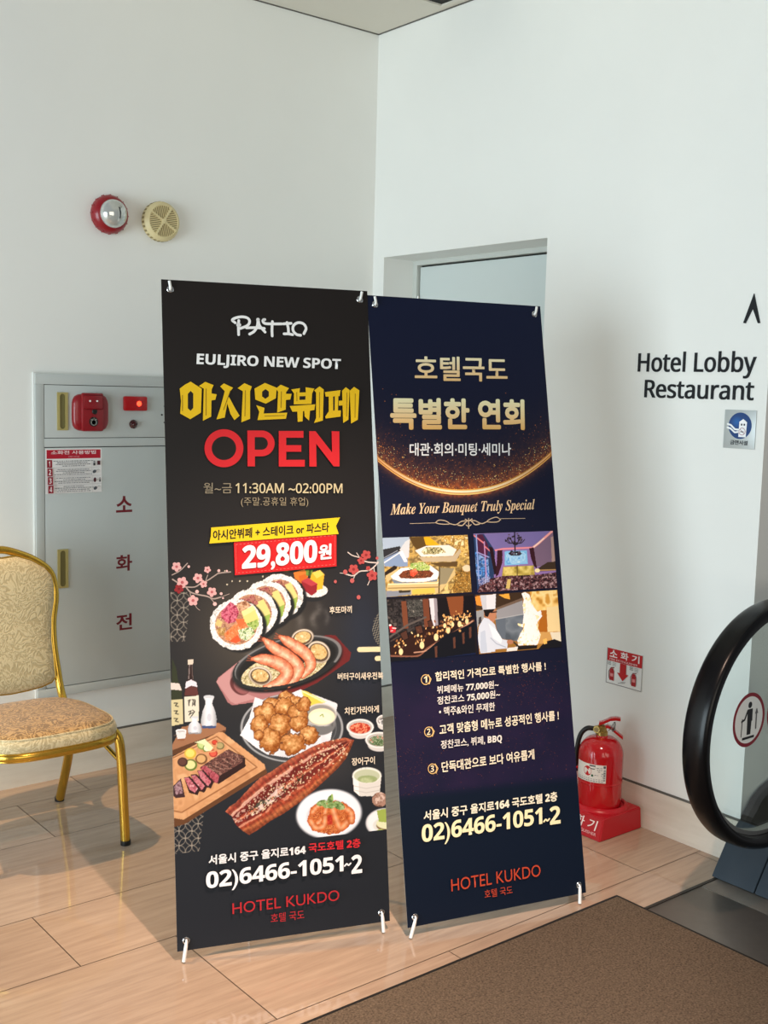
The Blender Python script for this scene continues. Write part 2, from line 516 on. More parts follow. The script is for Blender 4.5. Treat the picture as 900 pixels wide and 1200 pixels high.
# floor: travertine slabs with thin joints, laid in rows along the left wall
fl = MB()
fl.quad((-0.3, -0.3, -0.004), (7, -0.3, -0.004), (7, 8, -0.004), (-0.3, 8, -0.004), 'grout')
rows = [(0.0, 0.187, 1.44, 0.9), (0.187, 0.53, 1.717, 1.41), (0.53, 1.038, 1.01, 1.41), (1.038, 1.372, 1.995, 1.12),
        (1.372, 1.883, 1.717, 1.41), (1.883, 2.395, 1.157, 1.12), (2.395, 2.9, 1.717, 1.41), (2.9, 3.41, 1.0, 1.41),
        (3.41, 3.92, 1.7, 1.41), (3.92, 4.43, 1.0, 1.41), (4.43, 4.94, 1.7, 1.41), (4.94, 8.0, 1.2, 1.41)]
for y0, y1, jx, ln in rows:
    x = jx - ln * math.ceil((jx + 0.3) / ln)
    while x < 7:
        a, b = max(x, -0.3) + 0.0013, min(x + ln, 7) - 0.0013
        if b > a + 0.01:
            fl.quad((a, y0 + 0.0013, 0), (b, y0 + 0.0013, 0), (b, y1 - 0.0013, 0), (a, y1 - 0.0013, 0), 'floor')
        x += ln
# the floor stops at the escalator pit behind the landing plate
struct(fl.build('floor'))
wl = MB(); wl.box((-0.3, -0.3, 0), (7, 0, CEIL), 'wall'); struct(wl.build('wall_left'))
OY0, OY1, OZ = 0.077, 1.057, 2.108
wr = MB()
bm = bmesh.new()
prof = [(0, 0), (OY0, 0), (OY0, OZ), (OY1, OZ), (OY1, 0), (2.022, 0), (2.022, CEIL), (0, CEIL)]
wr.prism([(0, y, z) for y, z in prof], (-0.30, 0, 0), 'wall')
wr.box((-2.6, 1.70, 0), (-0.302, 2.022, CEIL), 'wall')
struct(wr.build('wall_right'))
cl = MB(); cl.box((-0.3, -0.3, CEIL), (1.6, 2.4, CEIL + 0.1), 'ceil'); struct(cl.build('ceiling'))
cj = MB()
cj.box((0, 0, CEIL - 0.004), (1.6, 0.004, CEIL), 'groove'); cj.box((0, 0, CEIL - 0.004), (0.004, 2.022, CEIL), 'groove')
struct(cj.build('trim_1'))
# baseboards: stone, flush, a dark shadow joint on top
bl_ = MB(); bl_.box((0.0, 0.0, 0), (7, 0.006, 0.152), 'base'); bl_.box((0.0, 0.0, 0.152), (7, 0.003, 0.160), 'groove')
struct(bl_.build('baseboard_left'))
br_ = MB(); br_.box((0.0, OY1, 0), (0.006, 2.022, 0.146), 'base'); br_.box((0.0, OY1, 0.146), (0.003, 2.022, 0.154), 'groove')
br_.box((-0.0, 0.006, 0), (0.006, OY0, 0.146), 'base'); br_.box((0.0, 0.006, 0.146), (0.003, OY0, 0.154), 'groove')
br_.box((-0.169, OY0, 0), (0.006, OY0 + 0.006, 0.146), 'base'); br_.box((-0.169, OY0, 0.146), (0.003, OY0 + 0.003, 0.154), 'groove')
struct(br_.build('baseboard_right'))
# door in the recess
dr = MB(); dr.box((-0.225, 0.112, 0.008), (-0.185, 1.057, 2.078), 'door'); d1 = struct(dr.build('door_1'))
df = MB()
df.box((-0.24, OY0, 0), (-0.17, OY0 + 0.028, OZ), 'doorframe'); df.box((-0.24, OY0 + 0.028, 2.086), (-0.17, OY1, OZ), 'doorframe')
df.box((-0.24, OY0 + 0.028, 0), (-0.2, OY0 + 0.036, 2.09), 'dark'); df.box((-0.24, OY0 + 0.03, 2.078), (-0.2, OY1, 2.087), 'dark')
df.build('door_frame', d1)
hg = MB()
for z in (1.90, 1.0, 0.25):
    hg.tube([(-0.178, OY0 + 0.031, z - 0.05), (-0.178, OY0 + 0.031, z + 0.05)], 0.008, 'steel')
hg.build('hinge', d1)

# ================================================================== ceiling vent
vt = thing('ceiling_vent', 'square pale air vent in the ceiling by the top of the right wall', 'vent', (0.25, 0.67, CEIL))
v_ = MB(); X0, X1, Y0, Y1 = 0.034, 0.464, 0.455, 0.885; Z = CEIL
for a in ((X0, Y0, X1, Y0 + 0.022), (X0, Y1 - 0.022, X1, Y1), (X0, Y0 + 0.022, X0 + 0.022, Y1 - 0.022), (X1 - 0.022, Y0 + 0.022, X1, Y1 - 0.022)):
    v_.box((a[0], a[1], Z - 0.008), (a[2], a[3], Z), 'ceil')
v_.build('frame', vt)
v_ = MB(); v_.box((X0 + 0.022, Y0 + 0.022, Z - 0.001), (X1 - 0.022, Y1 - 0.022, Z), 'dark'); v_.build('backing', vt)
for k in range(1, 4):
    d = 0.022 + 0.05 * k; v_ = MB()
    ring = [(X0 + d, Y0 + d), (X1 - d, Y0 + d), (X1 - d, Y1 - d), (X0 + d, Y1 - d)]
    ins = [(X0 + d + 0.03, Y0 + d + 0.03), (X1 - d - 0.03, Y0 + d + 0.03), (X1 - d - 0.03, Y1 - d - 0.03), (X0 + d + 0.03, Y1 - d - 0.03)]
    for i in range(4):
        j = (i + 1) % 4
        p = [(*ring[i], Z - 0.002), (*ring[j], Z - 0.002), (*ins[j], Z - 0.018), (*ins[i], Z - 0.018)]
        v_.quad(*p, 'ceil'); v_.quad(*[(q[0], q[1], q[2] + 0.002) for q in reversed(p)], 'ceil')
    v_.build('louver', vt)

# ================================================================== strobe beacon and sounder on the left wall
bc = thing('fire_strobe', 'round red fire strobe with clear domed lens, left of the ivory sounder', 'alarm light', (1.278, 0.0, 2.152))
b_ = MB(); b_.lathe([(0.0, 0.0), (0.066, 0.0), (0.071, 0.006), (0.071, 0.026), (0.068, 0.034), (0.060, 0.046), (0.050, 0.050), (0.0, 0.050)], 'red', (1.278, 0.0, 2.152), (0, 1, 0), 48)
for k in range(16):
    a = 2 * PI * k / 16
    b_.tube([(1.278 + 0.071 * math.cos(a), 0.008, 2.152 + 0.071 * math.sin(a)), (1.278 + 0.071 * math.cos(a), 0.026, 2.152 + 0.071 * math.sin(a))], 0.003, 'red', 6)
b_.build('base', bc)
b_ = MB(); b_.lathe([(0.052, 0.046), (0.053, 0.052)] + [(0.052 * math.cos(t), 0.052 + 0.036 * math.sin(t)) for t in [PI / 2 * i / 10 for i in range(1, 11)]], 'lens', (1.278, 0.0, 2.152), (0, 1, 0), 48)
b_.build('lens', bc)
b_ = MB(); b_.tube([(1.272, 0.060, 2.115), (1.268, 0.087, 2.135), (1.268, 0.0905, 2.152), (1.270, 0.087, 2.170), (1.275, 0.060, 2.188)], 0.0022, 'black', 8); b_.build('flash_tube', bc)
sd = thing('alarm_sounder', 'round ivory slotted sounder on the left wall right of the red strobe', 'alarm speaker', (1.066, 0.0, 2.149))
s_ = MB(); O = (1.066, 0.0, 2.149)
s_.lathe([(0.0, 0), (0.066, 0), (0.075, 0.006), (0.075, 0.030), (0.067, 0.040), (0.061, 0.044), (0.060, 0.042), (0.0, 0.042)], 'ivory', O, (0, 1, 0), 56)
for k in range(28):
    a = 2 * PI * (k + .5) / 28; c, s = math.cos(a), math.sin(a)
    s_.box((-0.004, 0.010, 0.0742), (0.004, 0.026, 0.0762), 'ivorydark', mtx=Matrix.Translation(O) @ Matrix.Rotation(a, 4, 'Y'))
s_.build('body', sd)
s_ = MB()
for k in range(4):
    a0 = PI / 2 * k + 0.55
    mt = Matrix.Translation(O) @ Matrix.Rotation(-a0, 4, 'Y')
    s_.box((0.0, 0.0415, -0.003), (0.061, 0.048, 0.003), 'ivory', mtx=mt)
    mt2 = Matrix.Translation(O) @ Matrix.Rotation(-(a0 + PI / 4), 4, 'Y')
    for i in range(-4, 5):                      # slanted slots across each quarter
        zz = 0.0078 * i; r0_ = abs(zz) + 0.007; r1_ = math.sqrt(0.058 ** 2 - zz * zz)
        if r1_ > r0_ + 0.004: s_.box((r0_, 0.0418, zz - 0.0019), (r1_, 0.0428, zz + 0.0019), 'ivorydark', mtx=mt2)
s_.lathe([(0.010, 0.0415), (0.010, 0.048), (0.006, 0.049), (0.0, 0.049)], 'ivory', O, (0, 1, 0), 20)
s_.build('grille', sd)

# ================================================================== fire hose cabinet
cb = thing('fire_hose_cabinet', 'grey steel fire hose cabinet set in the left wall behind the chair', 'cabinet', (1.215, 0.0, 0.354))
CX0, CX1, CZ0, CZ1 = 0.860, 1.571, 0.330, 1.551
def cab_plane(y): return Plane((0, y, 0), (-1, 0, 0), (0, 0, 1))
c_ = MB()
t = 0.033
for a in ((CX0, CZ0, CX1, CZ0 + 0.034), (CX0, 1.512, CX1, CZ1), (CX1 - t, CZ0 + .034, CX1, 1.512), (CX0, CZ0 + .034, CX0 + t, 1.512), (CX0 + t, 1.281, CX1 - t, 1.313)):
    c_.box((a[0], 0.0, a[1]), (a[2], 0.018, a[3]), 'cab', 0.0015)
c_.box((CX0 + t, 0.0, CZ0 + .034), (CX1 - t, 0.006, 1.513), 'dark')
c_.box((CX1, 0.0, CZ0), (CX1 + 0.004, 0.012, CZ1 + .004), 'cabtrim'); c_.box((CX0, 0.0, CZ1), (CX1, 0.012, CZ1 + 0.004), 'cabtrim')
c_.build('frame', cb)
c_ = MB(); c_.box((CX0 + t + .002, 0.006, 1.315), (CX1 - t - .002, 0.018, 1.510), 'cab', 0.001)
for sx, sz in ((1.047, 1.437), (1.058, 1.403), (1.047, 1.373)):
    c_.lathe([(0.0035, 0.018), (0.0035, 0.0195), (0, 0.0195)], 'black', (sx, 0, sz), (0, 1, 0), 12)
up = c_.build('upper_panel', cb)
def recess_handle(x0, x1, z0, z1, parent):
    h = MB(); xm = (x0 + x1) / 2; w = (x1 - x0) / 2
    # plate as a ring around a rounded slot
    n = 12; r = w * 0.52; out = []; inn = []
    zt, zb = z1 - w * 0.78, z0 + w * 0.78
    sl = [(xm + r * math.cos(a), zt + r * math.sin(a)) for a in [PI * i / n for i in range(n + 1)]] + \
         [(xm + r * math.cos(a), zb + r * math.sin(a)) for a in [PI + PI * i / n for i in range(n + 1)]]
    for (a, b) in sl:
        d = np.array([a - xm, (b - (z0 + z1) / 2)])
        zc_ = zt if b > (z0 + z1) / 2 else zb; cs_ = max(-1, min(1, (a - xm) / r * 1.4142)); sn_ = max(-1, min(1, (b - zc_) / r * 1.4142))
        out.append((xm + w * cs_, zc_ + w * 0.78 * sn_))
    N_ = len(sl); V = [(p[0], 0.0215, p[1]) for p in out] + [(p[0], 0.0225, p[1]) for p in sl] + [(p[0], 0.0185, p[1]) for p in sl] + [(p[0], 0.018, p[1]) for p in out]
    F = []
    for i in range(N_):
        j = (i + 1) % N_
        F += [(i, i + N_, j + N_, j), (i + N_, i + 2 * N_, j + 2 * N_, j + N_), (i + 3 * N_, i, j, j + 3 * N_)]
    h.add(V, F, 'brass')
    # corners of the plate
    cs = [(x0, z0), (x1, z0), (x1, z1), (x0, z1)]
    h.add([(x, 0.0213, z) for x, z in cs], [(3, 2, 1, 0)], 'brass') if False else None
    h.add([(p[0], 0.0186, p[1]) for p in sl], [tuple(range(N_))[::-1]], 'brassin')
    return h.build('handle', parent)
recess_handle(1.447, 1.489, 1.343, 1.484, up)
c_ = MB(); c_.box((CX0 + t + .002, 0.006, CZ0 + .037), (CX1 - t - .002, 0.018, 1.278), 'cab', 0.001)
P18 = cab_plane(0.018)
M['cabletter'] = mat('dark_red_letter', '#6e0f1c', 0.5)
for ch, z in (('소', 1.054), ('화', 0.822), ('전', 0.587)):
    w = 0.034
    letters(c_, P18, ch, (-1.219 - w, z - 0.031), (-1.219 + w, z + 0.033), 'cabletter', 0.0006, 0.022, px=False)
dor = c_.build('door', cb)
recess_handle(1.449, 1.491, 0.747, 0.895, dor)
# instruction sticker on the door
ST = cab_plane(0.018)
A_ = Art(ST, 0.0004, 0.00006)
x0, x1, z0, z1 = -1.535, -1.312, 1.106, 1.274
def R_(art, a0, b0, a1, b1, c): art.poly([(a0, b0), (a1, b0), (a1, b1), (a0, b1)], c, px=False)
R_(A_, x0, z0, x1, z1, '#e9e6e4'); R_(A_, x0 + .005, 1.237, x1 - .005, z1 - .004, '#b3152c')
A_.text('소화전 사용방법', (x0 + .022, 1.253), (x1 - .024, 1.267), '#f2dede', 0.02, px=False)
A_.text('FIRE HOSE', (x0 + .09, 1.241), (x1 - .09, 1.247), '#e59aa0', px=False)
rng = random.Random(5)
for i in range(4):
    zt = 1.233 - i * 0.0315; zb = zt - 0.0295
    R_(A_, x0 + .006, zb, x0 + .026, zt, '#8f1a2c'); A_.text(sans_bold(str(i + 1)), (x0 + (.013 if i == 0 else .011), zb + .005), (x0 + (.018 if i == 0 else .0205), zt - .005), '#f6eaea', 0.0, px=False)
    R_(A_, x0 + .027, zb - .0012, x1 - .005, zb - .0005, '#9b9898')
    for l in range(4):
        zz = zt - .005 - l * .0062; wd = (.074, .06, .066, .04)[(l + i) % 4]
        a = x0 + .105 - wd
        while a < x0 + .105 + wd:
            g = rng.uniform(.004, .011); R_(A_, a, zz - .0012, a + g, zz + .0012, rng.choice(['#5d5f62', '#85868a', '#77787c'])); a += g + rng.uniform(.001, .003)
    R_(A_, x1 - .044, zb, x1 - .0434, zt, '#b0aead')
    cxm, czm = x1 - .033, (zt + zb) / 2
    if i == 0: R_(A_, x1 - .02, czm - .007, x1 - .008, czm + .009, '#4a1420'); R_(A_, x1 - .036, czm - .009, x1 - .028, czm + .001, '#33363a'); A_.ell((x1 - .032, czm + .006), .004, .004, '#8a8c90', px=False, n=12)
    elif i == 2: A_.ell((cxm, czm), .006, .009, '#4d1c22', px=False, n=14); R_(A_, cxm + .008, czm - .001, cxm + .014, czm + .001, '#55585c'); R_(A_, x1 - .016, czm - .008, x1 - .010, czm + .002, '#3c3f44'); A_.ell((x1 - .013, czm + .006), .003, .003, '#777a7f', px=False, n=12)
    else: A_.ell((cxm, czm), .008, .006, '#4a4f55', px=False, n=14, ang=.5); A_.stroke([(cxm + .006, czm + .003), (cxm + .014, czm + .008), (cxm + .020, czm + .006)], .0014, '#7d8084', px=False)
sk = A_.build('instruction_sticker', cb); sk['label'] = 'white and red instruction sticker with four numbered rows'
# call point, lamp, indicator on the upper panel
q = MB(); cx, cz = 1.361, 1.410
ol = []
for i in range(40):
    a = 2 * PI * i / 40; c, s = math.cos(a), math.sin(a)
    r = (abs(c) ** 4.5 + abs(s) ** 4.5) ** (-1 / 4.5); ol.append((cx + 0.071 * r * c, cz + 0.070 * r * s))
def ringset(mb, rings, m):
    V = []; k = len(rings[0])
    for rg in rings: V += rg
    F = []
    for i in range(len(rings) - 1):
        for j in range(k): F.append((i * k + j, i * k + (j + 1) % k, (i + 1) * k + (j + 1) % k, (i + 1) * k + j))
    F.append(tuple((len(rings) - 1) * k + j for j in range(k)))
    mb.add(V, F, m, True)
def scl(f): return [(cx + (x - cx) * f, cz + (z - cz) * f) for x, z in ol]
ringset(q, [[(x, y, z) for x, z in reversed(scl(f))] for f, y in ((1, .018), (1, .028), (.97, .034), (.90, .038), (.6, .042), (.3, .043))], 'red')
# raised central shutter with a lens, a button and a printed disc
q.box((cx - .043, 0.036, cz - .070), (cx + .043, 0.050, cz + .074), 'red', 0.006)
q.box((cx - .040, 0.048, cz + .012), (cx + .040, 0.056, cz + .066), 'red', 0.006)
q.lathe([(0.010, 0.048), (0.010, 0.052), (0.008, 0.054), (0, 0.054)], 'black', (cx - .006, 0, cz + .004), (0, 1, 0), 24)
q.lathe([(0.018, 0.048), (0.018, 0.0515), (0.016, 0.052), (0, 0.052)], 'black', (cx - .002, 0, cz - .034), (0, 1, 0), 28)
q.lathe([(0.0125, 0.0522), (0.0105, 0.0528), (0.0085, 0.0522)], 'steel', (cx - .002, 0, cz - .036), (0, 1, 0), 24)
q.box((cx - .014, 0.052, cz - .026), (cx + .010, 0.0528, cz - .0235), 'steel'); q.box((cx - .004, 0.052, cz - .028), (cx - .001, 0.0528, cz - .019), 'steel')
for sx in (-.014, .014): q.lathe([(0.004, 0.055), (0.003, 0.059), (0, 0.0595)], 'white', (cx + sx, 0, cz + .044), (0, 1, 0), 12)
cp = q.build('call_point', cb); cp['label'] = 'red fire alarm call point'
q = MB(); q.box((1.129, 0.018, 1.418), (1.226, 0.038, 1.474), 'lampred', 0.006)
lp = q.build('alarm_lamp', cb); lp['label'] = 'lit red rectangular lamp'
q = MB(); q.lathe([(0.010, 0.0385), (0.009, 0.0400), (0, 0.041)], 'lampcore', (1.166, 0, 1.446), (0, 1, 0), 20); q.build('lamp_bulb', lp)
q = MB(); q.lathe([(0.0, .018), (0.017, .018), (0.017, .022), (0.014, .024), (0.0125, .030), (0.008, .036), (0, .038)], 'darkred', (1.181, 0, 1.366), (0, 1, 0), 28)
iq = q.build('indicator_lens', cb); iq['label'] = 'small dark red round indicator'

# ================================================================== banquet chair
ch = thing('banquet_chair', 'gold framed banquet chair with cream damask, seat top painted browner for its light, at the left', 'chair', (1.785, 0.47, 0))
XC = 1.785
def mir(pts): return [(2 * XC - x, y, z) for x, y, z in pts]
def cr(pts, n=8):
    """Catmull-Rom through the points"""
    P = [Vector(p) for p in pts]; P = [P[0] * 2 - P[1]] + P + [P[-1] * 2 - P[-2]]; out = []
    for i in range(1, len(P) - 2):
        for k in range(n):
            t = k / n
            out.append(0.5 * (2 * P[i] + (P[i + 1] - P[i - 1]) * t + (2 * P[i - 1] - 5 * P[i] + 4 * P[i + 1] - P[i + 2]) * t * t + (3 * P[i] - P[i - 1] - 3 * P[i + 1] + P[i + 2]) * t ** 3))
    out.append(P[-2]); return out
for s in (0, 1):
    f = (lambda p: mir(p)) if s else (lambda p: p)
    # front leg: stands just outside the seat rail, its head bends over into the rail
    lg = MB(); pth = cr(f([(1.5535, 0.722, 0.012), (1.558, 0.716, 0.15), (1.564, 0.710, 0.30), (1.571, 0.702, 0.365), (1.590, 0.680, 0.392)]), 6)
    lg.tube(pth, 0.0158, 'gold', 16)
    l = lg.build('leg', ch); ft = MB(); ft.lathe([(0.0165, 0), (0.0172, .004), (0.0168, .016), (0, .016)], 'black', f([(1.5532, 0.7224, 0)])[0]); ft.build('foot_cap', l)
    lg = MB(); lg.tube(cr(f([(1.5735, 0.228, 0.012), (1.579, 0.283, 0.11), (1.587, 0.340, 0.21), (1.599, 0.388, 0.31), (1.606, 0.400, 0.372)]), 6), 0.0160, 'gold', 16)
    l = lg.build('leg', ch); ft = MB(); ft.lathe([(0.0165, 0), (0.0172, .004), (0.0168, .016), (0, .016)], 'black', f([(1.5737, 0.2240, 0)])[0]); ft.build('foot_cap', l)
    b_ = MB(); b_.tube(f([(1.569, 0.700, 0.290), (1.585, 0.60, 0.330), (1.60, 0.50, 0.366)]), 0.008, 'gold', 10); b_.build('brace', ch)
# back frame: one bent tube
half = [(1.606, 0.402, 0.368), (1.607, 0.352, 0.405), (1.6075, 0.318, 0.45), (1.613, 0.302, 0.52), (1.6175, 0.285, 0.60), (1.612, 0.265, 0.68), (1.597, 0.250, 0.75),
        (1.595, 0.240, 0.80), (1.608, 0.233, 0.850), (1.648, 0.228, 0.888), (1.71, 0.225, 0.920), (XC, 0.223, 0.941)]
bf = MB(); bf.tube(cr(half + mir(half[:-1])[::-1], 6), 0.0138, 'gold', 16)
for s_x in (1, -1):
    pass
bf.build('back_frame', ch)
def pad_outline(n=48):
    """padded panel outline in (x - XC, z): narrower waist, crowned top, rounded bottom"""
    R = [(0.0, 0.455), (0.06, 0.458), (0.11, 0.464), (0.146, 0.474), (0.161, 0.490), (0.160, 0.56), (0.158, 0.62), (0.166, 0.70), (0.179, 0.76), (0.180, 0.81), (0.172, 0.845), (0.148, 0.874),
         (0.10, 0.903), (0.05, 0.920), (0.0, 0.916)]
    R = R[:1] + R[1:]
    return [(x, z) for x, z in R] + [(-x, z) for x, z in reversed(R[1:-1])]
pd = MB(); po = pad_outline(); zc = 0.69
def padring(f, dy):
    out = []
    for x, z in po:
        zz = zc + (z - zc) * f; y = 0.318 - 0.20 * (zz - 0.45) + 0.10 * max(0, zz - 0.72) + dy; out.append((XC + x * f, y, zz))
    return out
n_ = len(po)
rg = [padring(1, -0.016), padring(1.0, 0.004), padring(0.975, 0.016), padring(0.92, 0.024), padring(0.75, 0.031), padring(0.4, 0.035), padring(0.05, 0.036)]
ringset(pd, rg, 'damask')
pd.add(padring(1, -0.016), [tuple(range(n_))], 'damask')
pdo = pd.build('backrest', ch, 50)
pp = MB(); pp.tube([(x, y + .001, z) for x, y, z in padring(1.0, 0.006)], 0.0028, 'gold', 8, closed=True); pp_o = pp.build('piping', pdo)
# seat rail and cushion
def seat_ring(f, z, grow=0.0):
    out = []
    for i in range(64):
        a = 2 * PI * i / 64; c, s = math.cos(a), math.sin(a)
        e = 3.2 if s < 0 else 4.2
        r = (abs(c) ** e + abs(s) ** e) ** (-1 / e)
        x = r * c * (0.208 + grow); y = r * s * (0.206 + grow) + (0.014 * (1 - c * c) if s > 0 else 0)
        w = 1.0 + 0.055 * (y / 0.206)
        out.append((XC + x * w * f, 0.551 + y * f, z))
    return out
sr = MB(); sr.sweep([p for p in seat_ring(0.985, 0.376)], [(0.009 * math.cos(t) + 0.002 * (1 if math.cos(t) > 0 else -1), 0.0135 * math.sin(t)) for t in [2 * PI * i / 16 for i in range(16)]], 'gold', closed=True, up=(0, 0, 1))
sr.tube(seat_ring(1.01, 0.3895), 0.003, 'gold', 8, closed=True); sr.tube(seat_ring(1.01, 0.365), 0.003, 'gold', 8, closed=True)
sr.build('seat_rail', ch)
sc_ = MB(); ringset(sc_, [seat_ring(f, z) for f, z in ((.968, .430), (.93, .437), (.82, .443), (.55, .449), (.2, .451), (.03, .451))], 'damasktint')
V_ = [seat_ring(f, z) for f, z in ((.96, .384), (1.005, .387), (1.022, .396), (1.024, .410), (1.008, .421), (.968, .430))]
sc_.add([p for r_ in V_ for p in r_], [(i_ * 64 + k_, i_ * 64 + (k_ + 1) % 64, (i_ + 1) * 64 + (k_ + 1) % 64, (i_ + 1) * 64 + k_) for i_ in range(5) for k_ in range(64)] + [tuple(range(64))[::-1]], 'damask', True)
so = sc_.build('seat', ch, 60)
sp = MB(); sp.tube(seat_ring(0.972, .4305), 0.003, 'damask', 8, closed=True); sp.build('piping', so)
sb = MB(); sb.box((XC - .18, 0.37, 0.376), (XC + .18, 0.73, 0.387), 'black'); sb.build('seat_base', ch)

# ================================================================== right wall lettering
for txt, bl, tr, lab in (('Hotel Lobby', (747.5, 442.5), (887.5, 411.0), 'dark raised letters reading Hotel Lobby, the upper line of words on right wall'),
                         ('Restaurant', (755.5, 466.0), (884.5, 446.5), 'dark raised letters reading Restaurant, the lower line of words on right wall')):
    c0 = WR.P((WR.px(*bl) + WR.px(*tr)) / 2)[0]
    wt = thing('wall_lettering', lab, 'lettering', tuple(c0))
    for piece in split_letters(*letter_shapes(WR, sans(txt), bl, tr, 0.012)):
        q = MB(); letters(q, WR, '', None, None, 'letter', 0.004, only=piece); q.build('letter', wt)
ar = MB(); pts = [WR.P(WR.px(*p))[0] for p in ((884.3, 344), (891.2, 378.5), (888.8, 379), (882.8, 361.5), (874.3, 379), (871.6, 378.5))]
ar.prism([tuple(p) for p in pts], (0.004, 0, 0), 'letter'); tag(ar.build('direction_arrow'), 'dark up arrow above the words on the right wall', 'arrow')
# smoking ban plaque
np_ = thing('no_smoking_plaque', 'small silver plaque with blue disc under the word Restaurant', 'sign', (0, 1.932, 1.427))
q = MB(); q.box((0.0, 1.8745, 1.365), (0.004, 1.9905, 1.489), 'silver', 0.0015)
q.build('plate', np_)
PA = Plane((0.004, 0, 0), (0, 1, 0), (0, 0, 1)); A_ = Art(PA, 0.0003, 0.00006)
cy, cz, r = 1.934, 1.4385, 0.0425
A_.ell((cy, cz), r, r, '#1f4f8f', px=False, n=48); A_.ell((cy, cz), r * .995, r * .995, '#123d78', px=False, n=48)
A_.ell((cy - .012, cz + .012), r * .55, r * .5, '#1c63ad', px=False, n=30, rim='#123d78')
hs = [(-.004, -.036), (.023, -.036), (.025, .012), (.011, .022), (-.003, .013)]
A_.poly([(cy + a, cz + b) for a, b in hs], '#f2f4f6', px=False)
for dz in (0, .011): A_.stroke([(cy - .046, cz + .004 - dz), (cy - .034, cz + .001 - dz), (cy - .018, cz - .012 - dz * .9), (cy - .003, cz - .013 - dz * .6)], .006, '#eef2f4', px=False)
for dx in (.006, .016): R_(A_, cy + dx - .0028, cz + .001, cy + dx + .0028, cz + .007, '#15202c')
for rr, c in ((.0125, '#b99aa4'), (.0100, '#eef0f2')): A_.ell((cy + .009, cz - .018), rr, rr, c, px=False, n=28)
A_.stroke([(cy + .001, cz - .011), (cy + .017, cz - .025)], .0022, '#a58590', px=False); A_.stroke([(cy + .004, cz - .019), (cy + .014, cz - .019)], .003, '#55505a', px=False)
A_.text('금연시설', (1.902, 1.377), (1.966, 1.392), '#2b3036', 0.02, px=False)
A_.build('printed_emblem', np_)
# extinguisher sign
es = thing('extinguisher_sign', 'red and white arrow sign on the wall above the fire extinguisher', 'sign', (0, 1.519, 0.548))
q = MB(); q.box((0.0, 1.438, 0.4835), (0.003, 1.600, 0.6155), 'white', 0.0008); q.build('plate', es)
PE = Plane((0.003, 0, 0), (0, 1, 0), (0, 0, 1)); A_ = Art(PE, 0.0003, 0.00006)
y0, y1, z0, z1 = 1.4385, 1.5995, 0.484, 0.615
R_(A_, y0, z0, y1, z1, '#8b8888'); R_(A_, y0 + .003, z0 + .003, y1 - .002, z1, '#e9eae8'); R_(A_, y0 + .003, z1 - .047, y1 - .002, z1 - .001, '#c1121c')
for k, chh in enumerate('소화기'): A_.text(chh, (y0 + .013 + k * .050, z1 - .032), (y0 + .048 + k * .050, z1 - .005), '#f6ecec', 0.025, px=False)
A_.text('FIRE EXTINGUISHER', (y0 + .015, z1 - .043), (y1 - .02, z1 - .036), '#f0c9c9', 0.01, px=False)
ym = (y0 + y1) / 2 - .003
A_.poly([(ym - .014, z1 - .047), (ym - .014, z1 - .083), (ym - .026, z1 - .083), (ym, z1 - .110), (ym + .026, z1 - .083), (ym + .014, z1 - .083), (ym + .014, z1 - .047)], '#b80f18', px=False)
for s in (-1, 1):
    cc = ym + s * .050
    A_.poly([(cc - .010, z0 + .014), (cc + .010, z0 + .014), (cc + .010, z0 + .048), (cc + .005, z0 + .058), (cc - .005, z0 + .058), (cc - .010, z0 + .048)], '#a81320', px=False)
    R_(A_, cc - .007, z0 + .028, cc + .007, z0 + .040, '#d98a8c'); A_.stroke([(cc - .004, z0 + .060), (cc + .010, z0 + .063)], .003, '#7f1018', px=False)
    A_.stroke([(cc - .012, z0 + .020), (cc - .014, z0 + .045), (cc - .006, z0 + .058)], .0022, '#54242a', px=False)
    for l in range(3):
        R_(A_, cc - .020, z0 + .070 + l * .005, cc - .004, z0 + .0725 + l * .005, '#8b8e8c'); R_(A_, cc + .002, z0 + .069 + l * .005, cc + .018, z0 + .0712 + l * .005, '#a9aba8')
A_.stroke([(ym - .018, z0 + .010), (ym + .012, z0 + .016)], .002, '#8d8f8e', px=False); A_.stroke([(ym - .006, z0 + .017), (ym + .016, z0 + .020)], .002, '#a5a7a5', px=False)
A_.build('printed_panel', es)

# ================================================================== fire extinguisher and its stand
EX, EY = 0.122, 1.530
sx0, sx1, sy0, sy1 = 0.012, 0.240, 1.424, 1.639
st = thing('extinguisher_stand', 'red plastic box stand with white lettering under the fire extinguisher', 'stand', (EX, EY, 0))
q = MB(); ti = 0.020; zt = 0.078
bmv = [(sx0, sy0, 0), (sx1, sy0, 0), (sx1, sy1, 0), (sx0, sy1, 0), (sx0 + .004, sy0 + ti * .5, zt), (sx1 - ti, sy0 + ti * .5, zt), (sx1 - ti, sy1 - .004, zt), (sx0 + .004, sy1 - .004, zt)]
bm = bmesh.new(); vv = [bm.verts.new(p) for p in bmv]
for f in ((3, 2, 1, 0), (4, 5, 6, 7), (0, 1, 5, 4), (1, 2, 6, 5), (2, 3, 7, 6), (3, 0, 4, 7)): bm.faces.new([vv[i] for i in f])
bmesh.ops.bevel(bm, geom=bm.edges[:], offset=0.004, segments=3, affect='EDGES')
q.bm(bm, 'redstand', smooth=True)
q.lathe([(0.100, zt - .001), (0.098, zt + .004), (0.092, zt + .010), (0.086, zt + .012), (0.083, zt + .010), (0.083, zt - .001)], 'redstand', (EX - .008, EY, 0), (0, 0, 1), 56)
q.build('body', st)
